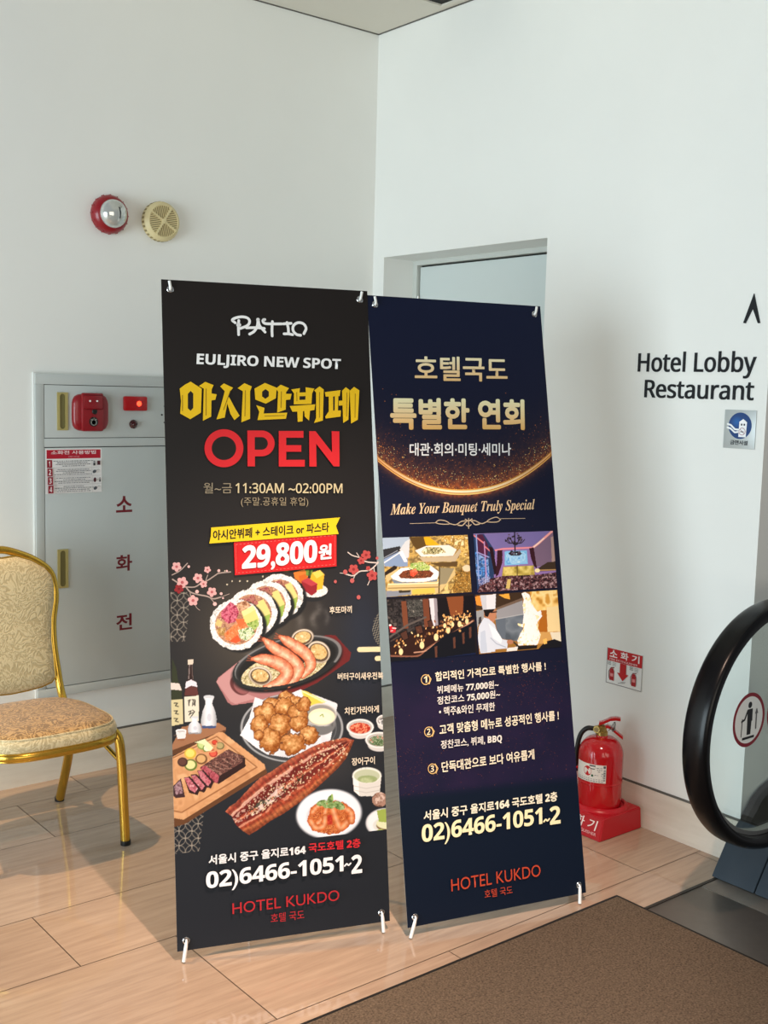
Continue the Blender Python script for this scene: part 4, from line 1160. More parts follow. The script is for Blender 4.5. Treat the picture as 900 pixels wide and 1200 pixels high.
def abalone(cx, cy, rx, ry, ang):
    R.ell(cx, cy, rx, ry, '#d6cdbb', ang=ang); R.ell(cx, cy + .6, rx * .88, ry * .86, '#5b4a38', ang=ang)
    qq = R.q(cx, cy - .3, rx * .72, ry * .68, ang); R.tex(qq < 1, ['#b58f52', '#d9bd84', '#c7a468', '#ecd9ac'], 4, int(cx)); R.ring(cx, cy, rx, ry, 1, '#8d7f70', ang=ang, a=.6)
abalone(354.5, 747, 13, 9.5, -.25); abalone(373.5, 764, 14, 12, .65)
def prawn(pts, w):
    pth = curve(pts, 6); dd, ss = R.path(pth); ww = w * np.interp(ss, [0, .12, .4, .75, 1], [.25, .75, 1, .85, .40])
    m = dd < ww; band = .5 + .5 * np.sin(ss * 34 + dd * .35)
    t = np.clip(dd / np.maximum(ww, .1), 0, 1)[:, None]
    col = rgb('#f2c3a4') * (1 - t) + rgb('#c8643f') * t; col = col * (.90 + .12 * (band[:, None] > .25)) + (fbm(X, Y, 2, 9)[:, None] - .5) * 40
    R.put((dd < ww + .9) & ~m, '#6a2f1c', .6); R.put(m, col)
    for k in range(3):
        e = pth[0]; R.line([(e[0] + 1, e[1] + k), (e[0] - 5 - k, e[1] - 4 + k * 3)], .9, '#b9583a', .8)
prawn([(328, 746), (344, 756), (359, 767), (364, 780), (355, 792)], 7.0)
prawn([(309, 749), (321, 759), (338, 770), (349.5, 781), (346, 794), (338, 803)], 7.4)
prawn([(296, 772), (312, 773), (329, 779), (336.5, 788), (329, 799), (311, 806)], 7.6)
abalone(305, 792, 13.5, 10.5, .25)
R.put((R.q(336.5, 776.2, 66, 28.5, -.27) < 1) & (R.q(336.5, 774.5, 63.5, 26.5, -.27) > 1) & (Y > 776), '#232526')
# --- karaage plate
R.ell(342, 854, 60, 40, '#3d3f42'); R.ring(342, 853, 59, 39.5, 1.8, '#a3a6a8', a=.9); R.ring(342, 853, 52, 33, .8, '#7c7f82', a=.5)
pap = [(298.8, 817), (316, 823), (352, 808), (394, 824), (395.5, 826), (387, 868), (380, 872), (338, 888), (313, 884), (300, 876), (281.4, 861.4), (292, 842)]
R.tex(R.mask(pap), ['#c9ccd2', '#dfe1e5', '#d2d5da'], 16, 81); R.poly([(281.4, 861.4), (292, 842), (296, 864), (306, 878), (300, 876)], '#eceef0')
R.poly([(353, 808.7), (359, 810), (382.5, 822.4), (366, 829), (357, 822)], '#d9c05a'); R.poly([(353, 808.7), (382.5, 822.4), (378, 823), (356, 815)], '#efe3a2'); R.poly([(354.5, 811), (376, 822), (364, 827), (358, 820)], '#dcc44c')
R.ell(375.5, 848, 18, 13.5, '#6d6e6e'); R.put(R.mask([(357.5, 838), (394, 838), (391.5, 851), (359.5, 851)]), np.stack([90 + 80 * np.abs(np.sin((X - 350) * .16))] * 3, 1))
R.ell(376, 837.5, 18.6, 13.3, '#c8c6c0'); R.ell(376, 837.9, 17.2, 12.0, '#8e8c86'); R.ell(377, 839.8, 15.6, 9.7, '#e9e2bc'); R.ell(376, 841, 13, 7, '#efe9c8'); R.line([(375, 839), (378, 837), (379, 840)], 1.1, '#7c9a4a')
blobs = [(336, 820, 11, 9), (345, 826, 13, 10), (317, 826, 10, 8), (312, 836, 13, 11), (334, 829, 11, 11), (304, 850, 10, 11), (350, 836, 11, 12), (328, 850, 12, 14), (350, 848, 10, 9), (362, 862, 11, 10), (317, 868, 12, 14), (343, 872, 13, 13), (356, 826, 8, 8), (303, 862, 6, 6)]
for k, (cx, cy, rx, ry) in enumerate(blobs):
    n = fbm(X, Y, 5, 90 + k) - .5; qq = R.q(cx, cy, rx, ry) + n * .55
    R.put(qq < 1.10, '#643718', .85)
    t = np.clip(qq + .35 * (X - cx) / rx * .5 + .5 * (Y - cy) / ry * .6, 0, 1)[:, None]
    col = rgb('#e2b277') * (1 - t) + rgb('#96561f') * t + (fbm(X, Y, 2.4, 120 + k)[:, None] - .5) * 95
    R.put(qq < 1.0, col)
# --- sake bottles, flasks and cup on a tray
R.poly([(200, 876), (213, 852), (234, 848), (256, 847), (265, 853), (264.5, 856), (206, 880), (200, 882)], '#96694a'); R.poly([(200, 880), (264.5, 855), (264, 858), (206, 884), (200, 886)], '#57361f')
R.line([(204, 862), (256, 849)], 1, '#b98a66', .5)
R.poly([(202, 772), (206.5, 783), (209, 799), (213, 806), (214.5, 848), (200, 852)], '#2d3320'); R.poly([(200, 820), (214, 819), (214.5, 848), (200, 851)], '#c7be93'); R.poly([(200, 800), (210, 801), (213, 809), (200, 808)], '#d5c9c0')
for yy in (827, 836, 845): R.line([(204, yy - 3), (208, yy - 3), (205.5, yy), (209, yy + 1)], 1.1, '#2a2620')
R.poly([(220.5, 778), (225.5, 778), (226.5, 796), (231, 803), (233, 815), (233, 845), (216, 846), (216, 812), (218, 801), (220, 795)], '#2b1a18')
R.poly([(221.5, 779), (222.6, 779), (221.8, 796), (220.6, 796)], '#a59a98', .7); R.poly([(224.6, 779), (225.2, 779), (226.3, 796), (225.6, 796)], '#8d7f7c', .6)
R.poly([(219.8, 773), (226.3, 772.5), (226.3, 778.5), (220, 778.8)], '#d3c6b4'); R.poly([(218, 799), (224, 796.5), (230, 799.5), (231.3, 805), (224, 803.5), (217, 807)], '#dcd6de'); R.poly([(217, 807), (224, 804), (231, 806), (232.5, 815), (216.5, 815)], '#5a2f2c')
R.poly([(216, 816.5), (232.8, 815), (233, 845), (216.5, 846)], '#d6d2bf')
for pts in ([(220.5, 821), (223, 820), (221, 825)], [(221, 822), (221.5, 827)], [(225, 820), (228.5, 820), (227, 826)], [(226.5, 820), (225.5, 827)], [(228.8, 821), (228.5, 827)], [(221, 834), (224, 833), (221.5, 838)], [(225.5, 832), (228, 834), (223, 841)], [(222, 837), (226, 835)]): R.line(pts, 1.0, '#2a2723')
def flask(cx, yt, yb, wt, wb, base):
    h = yb - yt; pr = [(wt, 0), (wt, .04), (wt * .70, .14), (wt * .62, .24), (wb * .80, .46), (wb, .70), (wb * .98, .88), (wb * .86, 1)]
    pts = [(cx + w, yt + t * h) for w, t in pr] + [(cx - w, yt + t * h) for w, t in reversed(pr)]
    sh = np.clip((X - cx) / wb, -1, 1)[:, None]; col = rgb('#dfe3e8') * (1 - .28 * sh ** 2) - 18 * np.clip(sh, 0, 1)
    R.put(R.mask(pts), col); R.put(R.mask(pts) & (Y > yt + h * .92), base); R.ell(cx, yt + .4, wt, wt * .28, '#c4c9ce')
    R.ell(cx + wb * .05, yt + h * .66, wb * .28, h * .12, '#b9bdc9', a=.7)
flask(244.8, 816, 853.5, 6.2, 9.1, '#3d4f78'); flask(228.2, 840, 860, 4.6, 8.2, '#8c8f92')
R.poly([(206, 856.5), (218.5, 856.5), (217, 866), (208, 866.5)], '#d9d7d6'); R.ell(212.2, 856.5, 6.3, 2.2, '#f0efee'); R.ell(212.2, 857, 5, 1.5, '#bdbab8'); R.poly([(208, 866), (217, 865.5), (216, 868), (209, 868)], '#8a5a3c')
# --- steak on a carving board
R.poly([(200, 890), (257, 862), (262, 862), (312, 901), (313, 906), (216, 966), (200, 970)], '#5e3b22')
R.tex(R.mask([(200, 888), (256, 858), (261, 858), (310, 896), (311, 901), (215, 960.5), (200, 958)]), ['#b98459', '#cd9a6c', '#c18d60', '#d4a679'], 14, 141)
R.line([(203, 888), (254, 863), (301, 899), (213, 952), (203, 950)], 1.6, '#875734', .8); R.line([(203, 889.5), (254, 864.6), (299, 899)], .8, '#dcb48a', .6)
for cx, cy, r, c1, c2 in ((223.5, 896.5, 7.6, '#5d7330', '#d9d493'), (223, 883, 7, '#c9a93a', '#e3cf6a'), (236, 889.5, 7, '#6c4a2c', '#c9a06a'), (214, 893, 6, '#3b2620', '#5a3a30'), (237, 873, 6, '#7b9a48', '#b9cb84'), (243, 877, 5.5, '#5c7c32', '#e2e2bf'), (251.5, 870, 3.4, '#9a2a20', '#c5452f'), (250, 883, 5, '#a5302a', '#cf5a44'), (258, 874, 5, '#6c6440', '#a89a68')):
    R.ell(cx, cy, r, r * .9, c1); R.ell(cx - .3, cy - .3, r * .74, r * .66, c2)
R.poly([(228, 870), (240, 866), (250, 876), (246, 881), (238, 872)], '#d8dcae'); R.line([(240, 882), (252, 880), (254, 871)], 1.8, '#c98e62')
R.poly([(236, 898), (268, 878), (287, 888), (288, 898), (256, 919), (254, 917)], '#2b1716')
R.tex(R.mask([(234.5, 899), (266, 878.5), (286, 886), (284, 893), (258, 909), (247, 903)]), ['#4a2a26', '#7a5148', '#2f1a18', '#92695c'], 2.8, 151)
for k in range(6): R.line([(243 + k * 6.4, 900 - k * 3.2), (258 + k * 4.6, 905 - k * 3.0)], 1.0, '#b18d7e', .6)
R.tex(R.mask([(234, 900), (240, 897), (257, 909), (255, 918), (250, 917)]), ['#8a3540', '#b9606a', '#6e2830'], 3, 152)
for k, (ax, ay) in enumerate(((231, 903), (223.5, 908), (215.5, 911), (206, 914))):
    R.poly([(ax, ay), (ax + 7, ay - 1), (ax + 20, ay + 13), (ax + 16, ay + 21), (ax + 6, ay + 18)], '#2c1516') if k < 3 else R.poly([(203, 921), (212, 912), (217, 934), (206, 935), (200, 930)], '#3a2226')
    if k < 3: R.tex(R.mask([(ax + .6, ay + .8), (ax + 5.5, ay + .2), (ax + 16.5, ay + 13), (ax + 13, ay + 18), (ax + 6.5, ay + 14)]), ['#a84a58', '#c98088', '#92404c', '#d79aa0'], 4, 160 + k)
R.tex(R.mask([(204, 922), (211, 914), (214.5, 930), (206, 931)]), ['#7a5a62', '#a88a92', '#5f3f46'], 3, 165)
# --- grilled eel
eel = [(264, 951), (268, 946), (277, 940), (291, 925), (304, 912), (318, 904), (334, 893), (350, 883.5), (366, 875), (380, 869.5), (393, 866.5), (404, 864.5), (415, 867.5), (411, 877), (406, 888), (396, 900), (383, 912.5), (366, 928), (350, 941), (333, 953), (317, 962), (303, 972), (292, 978.5), (285, 974), (277, 967), (271, 956)]
m = R.mask(eel); ax, ay = 276.0, 963.0; bx, by = 412.0, 868.0; L = math.hypot(bx - ax, by - ay); ex, ey = (bx - ax) / L, (by - ay) / L
S = ((X - ax) * ex + (Y - ay) * ey) / L; T = (-(X - ax) * ey + (Y - ay) * ex) / (19.5 * np.sin(np.clip(S * .86 + .16, 0.02, 1) * PI) ** .55 + 1.5)
T = T + (fbm(X, Y, 9, 170) - .5) * .22
stops = [(-1.1, '#a4563c'), (-.85, '#7d2c20'), (-.68, '#c27a5c'), (-.55, '#6b1f18'), (-.25, '#5a1a16'), (-.08, '#8b3526'), (.02, '#c5805e'), (.12, '#5f1d18'), (.42, '#6e241b'), (.56, '#a34a30'), (.72, '#8a3622'), (.9, '#b5683f'), (1.1, '#7a3a22')]
tx = np.array([a for a, _ in stops]); tc_ = np.array([rgb(c) for _, c in stops])
col = np.stack([np.interp(T, tx, tc_[:, k]) for k in range(3)], 1) * (.78 + .5 * fbm(X, Y, 3.0, 172))[:, None]
rib = (np.sin(S * 190) > .2) & (abs(T) > .55); col[rib] *= .86
R.put(m, col)
R.put(m & (abs(T + .62) < .09) & (fbm(X, Y, 7, 175) > .45), '#e0b8a4', .7); R.put(m & (abs(T - .50) < .07) & (fbm(X, Y, 6, 176) > .5), '#d89a7c', .7)
g = m & (fbm(X, Y, 3.2, 173) > .60) & (S < .55) & (T > -.5) & (T < .25); R.put(g, '#cfae9c', .75)
R.put(m & (S < .42) & (S > .12) & (abs(T - .05) < .2) & (vnoise(X, Y, 4, 8) > .42), '#d9c9c2', .8); R.put(m & (S < .36) & (S > .14) & (abs(T + .12) < .12) & (vnoise(X, Y, 3, 5) > .5), '#2c2c20', .8)
rg_ = np.random.RandomState(4)
for k in range(230):
    s_ = rg_.uniform(.12, .93); t_ = rg_.normal(rg_.choice([-.42, .25]), .22)
    x_ = ax + ex * L * s_ - ey * t_ * 17; y_ = ay + ey * L * s_ + ex * t_ * 17
    R.put((np.hypot(X - x_, Y - y_) < rg_.uniform(.5, 1.0)) & m, '#e0c9a4', .85)
for k in range(60):
    s_ = rg_.uniform(.1, .6); t_ = rg_.normal(.1, .2); x_ = ax + ex * L * s_ - ey * t_ * 17; y_ = ay + ey * L * s_ + ex * t_ * 17
    R.put((np.hypot(X - x_, Y - y_) < .8) & m, '#27301c', .8)
# --- pasta plate
R.ell(385.5, 955, 39, 29, '#15171a', ang=-.12, a=.6); R.ell(385.5, 953.8, 38.5, 28.8, '#d5dae1', ang=-.12); R.ell(385, 953, 36.5, 26.8, '#e6e9ee', ang=-.12); R.ell(386.5, 957, 28, 20.5, '#cdd1d8', ang=-.1)
R.tex(R.q(387, 958, 26.5, 19.5, -.1) + (fbm(X, Y, 5, 180) - .5) * .25 < 1, ['#a0481f', '#cf7a3c', '#8a3018', '#dc9456', '#b85a2a'], 2.6, 181)
for pts, w in (([(366, 952), (372, 945), (379, 943)], 3.6), ([(372, 965), (379, 958), (382, 948)], 3.6), ([(364, 962), (370, 970), (379, 968), (381, 958)], 4.0), ([(390, 948), (394, 960), (399, 970), (406, 964)], 4.6), ([(402, 946), (411, 952), (412, 962)], 4.2)):
    dd, ss = R.path(curve(pts)); t = np.clip(dd / w, 0, 1)[:, None]; R.put(dd < w, (rgb('#f5b184') * (1 - t) + rgb('#c05a22') * t) * (.94 + .06 * np.sin(ss * 24))[:, None])
R.tex(R.mask([(383, 955), (389, 955), (390, 966), (384, 967)]), ['#a02818', '#c94a30'], 2, 182)
for cx, cy, rx, ry, a_ in ((377, 941, 6.5, 3.4, -.3), (387, 938, 3.6, 6.0, .2), (397, 944, 7.5, 4.4, .5), (388, 944, 5.5, 3.6, 0), (381, 944, 4, 2.6, .6)): R.tex(R.q(cx, cy, rx, ry, a_) < 1, ['#4c6a34', '#7d9a58', '#a3b98a'], 3, int(cx))
R.line([(389.5, 937), (389, 931.5)], 2.0, '#8fae5c')
# --- side dishes
def bowl(cx, cy, rx, ry, cols, seed, body=6):
    R.ell(cx, cy + body, rx * .82, ry * .82, '#c9c7c4'); R.put(R.mask([(cx - rx, cy), (cx + rx, cy), (cx + rx * .82, cy + body), (cx - rx * .82, cy + body)]), '#d7d5d2')
    R.ell(cx, cy, rx, ry, '#e9e7e4'); R.ell(cx, cy + .3, rx * .88, ry * .84, '#b5b2ad'); R.tex(R.q(cx, cy + 1.2, rx * .76, ry * .66) < 1, cols, 2.6, seed, sharp=1.3)
bowl(422, 852, 16, 9.6, ['#a52c1c', '#d56848', '#e6a07c', '#b83c26'], 191); bowl(450, 844, 9, 6.5, ['#d8d8d8', '#3c3c3c', '#efefef'], 192)
bowl(444.5, 867, 16.5, 9.4, ['#4c6440', '#9fb08c', '#2f4428', '#d6cfc0', '#a56a50'], 193)
R.poly([(413, 909), (447, 909), (445, 928), (439, 933), (421, 933), (415, 927)], '#d2cfc9'); R.put(R.mask([(413, 909), (420, 909), (421, 932), (415, 927)]), '#eceae6')
for yy in (921, 926): R.line([(415, yy), (429, yy + 3), (445, yy)], .8, '#b2afa8', .8)
R.ell(430, 908.5, 17, 9.4, '#e3e2d8'); R.ell(430, 909.2, 15, 7.6, '#b6bda0'); R.ell(430.5, 913, 11.5, 4.4, '#93a271'); R.tex(R.q(431, 914, 9, 3) < 1, ['#8a9a66', '#b0bc8e'], 4, 195)
R.tex(R.q(445, 937, 9, 8.6) < 1, ['#6d4c3e', '#b08a78', '#8d6a5a', '#cdb4a6'], 4, 196)
R.ell(452, 964.5, 23.5, 17.5, '#cfd0d2'); R.ell(452, 964, 21.5, 15.5, '#e4e5e6'); R.ell(453, 967, 16, 9, '#d2d4ce'); R.ell(454, 967.5, 13, 6.5, '#7b5f3c'); R.ell(454, 965, 13, 6.5, '#d7dab2'); R.put(R.mask([(441.5, 950), (449, 948), (460, 948), (460, 964), (444, 963)]), '#96a84e'); R.ell(446, 974.5, 4.5, 3, '#a5b56a')
# --- bars of the mist motif
for x0, x1, yc, hw in ((421.5, 452, 761.2, 3.0), (442, 452, 771.6, 2.9)): R.line([(x0, yc), (x1, yc - .6)], hw * 2, '#dcd0a4')
# falling petals and specks
for x_, y_ in ((272, 681), (281, 681), (290, 681), (308, 675.5), (266, 685), (263.5, 669), (256, 669.5)): R.ell(x_, y_, .9, .9, '#d8cbb0')
R.ell(335.3, 666.5, 4, 3, '#e08a2c', a=.8, soft=.9)
AA.raster(R.ab, R.nx, R.ny, R.lin())
# --- blossom branches (line work)
k1 = lambda x, y: (195 + x * .14444, 650 + y * .14444); k2 = lambda x, y: (320 + x * .14444, 640 + y * .14444)
br_c = '#a5938a'
for pts, w in (([(45, 165), (110, 130), (170, 70)], 1.2), ([(50, 200), (90, 225), (150, 255), (190, 300), (250, 322), (330, 338), (380, 358), (440, 345)], 1.6), ([(150, 262), (230, 262), (280, 232), (340, 205), (400, 165), (430, 150), (520, 140)], 1.4), ([(320, 205), (335, 165)], .9), ([(190, 300), (200, 350)], .9), ([(350, 345), (385, 385)], .9), ([(230, 395), (245, 430), (270, 450)], .7), ([(440, 345), (510, 318)], .7)):
    AA.stroke(curve([k1(*p) for p in pts], 4), w, br_c)
def blossom(c, r, col, ctr, rot=0.3):
    for i in range(5):
        a = rot + 2 * PI * i / 5; AA.ell((c[0] + r * .56 * math.cos(a), c[1] + r * .56 * math.sin(a)), r * .52, r * .44, col, ang=a, n=14)
    AA.ell(c, r * .30, r * .30, ctr, n=12)
for x, y, r, rot in ((82, 98, 38, .3), (128, 225, 44, .1), (255, 190, 38, .5), (332, 122, 27, .2), (300, 238, 30, .7), (368, 303, 38, .4), (215, 372, 42, .9)): blossom(k1(x, y), r * .1444, '#d8a5a2', '#b05a5e', rot)
blossom(k1(100, 278), 5.2, '#8d2329', '#6a161c')
for x, y, r in ((180, 97, 11), (424, 130, 12), (489, 133, 9), (247, 300, 15), (392, 400, 16), (443, 317, 12), (458, 353, 8)): AA.ell(k1(x, y), r * .1444, r * .1444, '#dcb3ae', n=12)
for pts, w in (([(605, 50), (640, 75), (700, 92)], 1.2), ([(720, 115), (770, 130), (845, 135), (850, 128)], 1.5), ([(580, 225), (650, 240), (700, 205), (780, 195), (835, 150), (848, 128)], 1.5), ([(815, 175), (820, 215)], 1.0), ([(660, 240), (650, 265)], .9), ([(785, 270), (765, 315)], .9), ([(675, 55), (695, 85)], .8), ([(540, 218), (575, 222)], .7)):
    AA.stroke(curve([k2(*p) for p in pts], 4), w, '#c9bdb5')
for x, y, r in ((752, 72, 38), (712, 118, 30), (650, 188, 40), (800, 238, 42), (768, 180, 18)): blossom(k2(x, y), r * .1444, '#b34a48', '#8a2a2c', x)
for x, y, r in ((582, 210, 18), (638, 280, 18), (502, 288, 12), (690, 415, 16), (840, 98, 12)): AA.ell(k2(x, y), r * .1444, r * .16, '#b65a58', n=12)
# --- lettering
ko = lambda x, y: (255 + x * .13333, 360 + y * .13333)
for pts in ([(183, 120), (180, 165), (182, 245)], [(152, 140), (126, 116), (160, 96), (215, 88), (262, 100), (278, 130), (258, 165), (196, 190)], [(278, 240), (318, 215), (345, 170), (352, 108)], [(352, 108), (366, 165), (414, 222)],
            [(250, 185), (330, 183), (408, 190)], [(412, 112), (394, 122), (412, 146), (475, 150), (560, 150)], [(478, 130), (474, 200), (476, 256)], [(574, 150), (642, 145)], [(606, 138), (617, 190), (619, 236)],
            [(580, 238), (620, 238), (655, 245)], [(726, 250), (690, 243), (660, 210), (663, 166), (702, 140), (750, 150), (773, 190), (754, 236)]):
    AA.stroke(curve([ko(*p) for p in pts], 6), 3.1, '#f6f4f2')
AA.ell(ko(351, 113), 2.1, 2.1, '#e4e2e0'); AA.ell(ko(182, 160), 2.9, 2.4, '#e4e2e0'); AA.ell(ko(402, 113), 1.9, 1.6, '#e4e2e0')
text3(AA, sans_bold('EULJIRO NEW SPOT'), (229.6, 430.6), (398.4, 436.4), (230.4, 414.6), '#f8f6f4', 0.010, space=0.94)
kk = lambda x, y: (200 + x * .25556, 440 + y * .25556)
Yl = '#f2c21a'; Dk = '#1c1716'
for pts, c in (([(40, 62), (62, 45), (90, 30), (118, 48), (141, 62), (137, 172), (88, 202), (42, 176), (46, 120)], Yl), ([(77, 86), (90, 72), (102, 84), (102, 150), (90, 164), (77, 152)], Dk),
               ([(128, 50), (157, 31), (195, 46), (186, 66), (184, 190), (146, 209), (150, 62)], Yl), ([(184, 84), (209, 88), (203, 113), (184, 116)], Yl),
               ([(225, 52), (242, 38), (284, 58), (268, 78), (263, 100), (246, 194), (208, 203), (226, 150), (246, 74)], Yl), ([(263, 98), (270, 108), (292, 150), (314, 186), (290, 206), (272, 178), (258, 130)], Yl),
               ([(305, 60), (336, 37), (370, 52), (362, 75), (362, 200), (322, 216), (329, 74)], Yl),
               ([(382, 62), (430, 36), (484, 58), (480, 106), (434, 131), (386, 112)], Yl), ([(417, 76), (432, 64), (448, 75), (448, 97), (432, 109), (417, 98)], Dk),
               ([(480, 62), (502, 44), (540, 60), (527, 78), (525, 158), (486, 172), (490, 76)], Yl), ([(525, 86), (552, 86), (546, 112), (525, 114)], Yl), ([(390, 138), (428, 150), (424, 176), (532, 172), (526, 200), (396, 206), (404, 168)], Yl),
               ([(550, 66), (590, 60), (588, 80), (617, 79), (616, 56), (656, 62), (646, 84), (643, 132), (562, 134), (563, 84)], Yl), ([(588, 97), (616, 96), (615, 113), (588, 114)], Dk), ([(543, 142), (660, 134), (656, 160), (636, 163), (632, 208), (612, 190), (610, 164), (604, 165), (602, 212), (580, 214), (578, 167), (556, 168)], Yl),
               ([(655, 70), (680, 52), (699, 66), (695, 208), (655, 219), (664, 196), (664, 80)], Yl),
               ([(704, 78), (776, 69), (772, 96), (766, 97), (764, 162), (778, 162), (776, 190), (708, 199), (706, 190), (722, 166), (722, 98), (708, 99)], Yl), ([(742, 98), (750, 97), (749, 162), (742, 163)], Dk),
               ([(768, 118), (790, 116), (790, 138), (768, 140)], Yl), ([(783, 72), (800, 56), (817, 68), (812, 204), (788, 219)], Yl), ([(818, 72), (838, 54), (862, 70), (855, 204), (824, 222)], Yl)):
    AA.poly([kk(*p) for p in pts], c)
for a, b in (((52, 92), (52, 165)), ((160, 62), (160, 185)), ((272, 70), (240, 160)), ((340, 70), (338, 190)), ((505, 75), (503, 150)), ((428, 188), (520, 185)), ((680, 78), (679, 195)), ((805, 80), (803, 190)), ((843, 85), (842, 195)), ((575, 78), (576, 120))):
    AA.stroke([kk(*a), kk(*b)], .7, '#8a6a10', caps=False)
Rd = '#e3262e'
AA.ell(kk(242, 335), 89 * .2556, 87 * .2556, Rd, n=56); AA.ell(kk(242, 335), 56 * .2556, 54 * .2556, Dk, n=48)
AA.poly([kk(*p) for p in ((349, 254), (383, 254), (384, 418), (350, 418))], Rd)
arcp = lambda cx, cy, rx, ry: [(cx + rx * math.sin(t), cy - ry * math.cos(t)) for t in [PI * k / 20 for k in range(21)]]
AA.poly([kk(*p) for p in [(360, 254)] + arcp(415, 313, 59, 59) + [(360, 372)]], Rd); AA.poly([kk(*p) for p in [(383, 284)] + arcp(414, 313, 29, 29) + [(383, 342)]], Dk)
for x0, y0, x1, y1 in ((493, 256, 527, 419), (493, 256, 606, 287), (493, 321, 596, 351), (493, 388, 612, 419)): AA.poly([kk(*p) for p in ((x0, y0), (x1, y0), (x1, y1), (x0, y1))], Rd)
AA.poly([kk(*p) for p in ((632, 257), (661, 257), (743, 362), (738, 257), (770, 258), (771, 418), (744, 418), (664, 314), (666, 419), (633, 419))], Rd)
AA.poly([kk(*p) for p in ((735, 257), (770, 258), (771, 418), (738, 410))], Rd)
text3(AA, '월~금', (238.0, 578.4), (271.2, 578.2), (238.0, 566.0), '#9c8e76')
text3(AA, sans('11:30AM ~02:00PM'), (275.3, 578.2), (400.4, 578.4), (275.5, 566.2), '#d8c79c', 0.014)
text3(AA, '(주말.공휴일 휴업)', (281.8, 594.3), (360.4, 594.3), (281.8, 582.8), '#a59678', -0.004)
r2 = lambda x, y: (180 + x * .31111, 560 + y * .31111)
AA.poly([r2(*p) for p in ((300, 243), (686, 207), (686, 333), (304, 367))], '#cf1b20')
for a, b in (((306, 252), (680, 217)), ((680, 217), (680, 326)), ((680, 326), (310, 359)), ((310, 359), (306, 252))):
    n = 26
    for i in range(n): AA.stroke([r2(a[0] + (b[0] - a[0]) * (i + .1) / n, a[1] + (b[1] - a[1]) * (i + .1) / n), r2(a[0] + (b[0] - a[0]) * (i + .6) / n, a[1] + (b[1] - a[1]) * (i + .6) / n)], .5, '#e07a70', caps=False)
AA.poly([r2(*p) for p in ((214, 188), (698, 150), (683, 182), (693, 212), (207, 248), (213, 220))], '#eccc1c')
text3(AA, '아시안뷔페 + 스테이크 or 파스타', r2(220, 237), r2(657, 205), r2(221, 198), '#1d1810', 0.030)
text3(AA, sans_bold('29,800'), r2(329, 357), r2(612, 331), r2(331, 256), '#f3efee', 0.022, space=0.96)
text3(AA, '원', r2(617, 310), r2(666, 305), r2(618, 252), '#f3efee', 0.035)
for t, a, b, c in (('후또마끼', (384.8, 719.4), (410.8, 718.2), (384.8, 710.8)), ('버터구이새우전복', (394.3, 797.0), (447.5, 795.6), (394.3, 788.4)), ('치킨가라아게', (402.3, 837.4), (442.4, 834.6), (402.3, 828.6)), ('장어구이', (410.6, 896.6), (437.6, 894.6), (410.6, 887.6))):
    text3(AA, t, a, b, c, '#dccfb8', 0.022)
text3(AA, '서울시 중구 을지로' + sans_bold('164'), (243.5, 1012.6), (357, 1000.0), (243.5, 1001.2), '#e2e2e2', 0.030)
text3(AA, '국도호텔 ' + sans_bold('2') + '층', (360.2, 998.0), (420.8, 991.8), (360.2, 987.2), '#cf2730', 0.022)
text3(AA, sans_bold('02)6466-1051'), (240.4, 1045.8), (401.0, 1025.2), (240.4, 1020.6), '#ececec', 0.010, space=0.95)
text3(AA, sans_bold('2'), (410.2, 1023.0), (422.7, 1021.4), (410.0, 1001.2), '#ececec', 0.010)
AA.stroke(curve([(402.2, 1013.5), (404.6, 1011.1), (406.8, 1012.6), (409.2, 1010.4)], 4), 1.7, '#ececec')
text3(AA, 'HOTEL KUKDO', (271.3, 1069.8), (396, 1053.6), (271.1, 1057.0), '#b5262d', 0.0)
text3(AA, '호텔 국도', (316, 1080.0), (354.9, 1075.2), (316, 1069.4), '#b5262d', 0.0)
shA = AA.build('banner_sheet', ba, 'vinyl', extra=sheet_back(PLA), density=1.0); eyelets(shA, PLA); make_stand(ba, PLA, (-0.008, 0.004))

# ================================================================== navy banquet banner
bb = thing('x_banner', 'navy banner stand with gold headline, golden arc and four banquet photographs', 'banner', (0.91, 1.835, 0.0))
AB = Art(PLB, 0.0002, 0.00003)
ARC = (541.0, 384.0, 150.0, 194.0)    # golden arc, photograph pixels
def arc_y(X):
    return 578.5 - 43.5 * np.abs((X - 541) / 103.0) ** 2.15
def bgB(X, Y):
    t = sm(345, 560, Y)[:, None]; c = rgb('#0c1530') * (1 - t) + rgb('#10142c') * t
    m2 = (sm(770, 830, Y) * (1 - sm(915, 935, Y + (X - 560) * .11)))[:, None]
    c = c + m2 * (np.array([14, 4, 8]) * (.4 + fbm(X, Y, 30, 3)[:, None]))
    t2 = sm(918, 932, Y + (X - 560) * .11)[:, None]; c = c * (1 - t2) + rgb('#081426') * t2
    d = arc_y(X) - Y
    gl = np.where(d > 0, np.exp(-np.maximum(d, 0) / 22.0), np.exp(np.minimum(d, 0) / 5.0))[:, None]
    side = (0.65 + 0.35 * np.exp(-((X - 541) / 60) ** 2))[:, None]
    return c + gl * side * np.array([165, 72, 4]) * (.55 + .9 * vnoise(X, Y, 2.2, 12)[:, None])
RB = Ras(PLB, 0, BW, 0, BH, 0.0030, bgB); AB.raster(RB.ab, RB.nx, RB.ny, RB.lin())
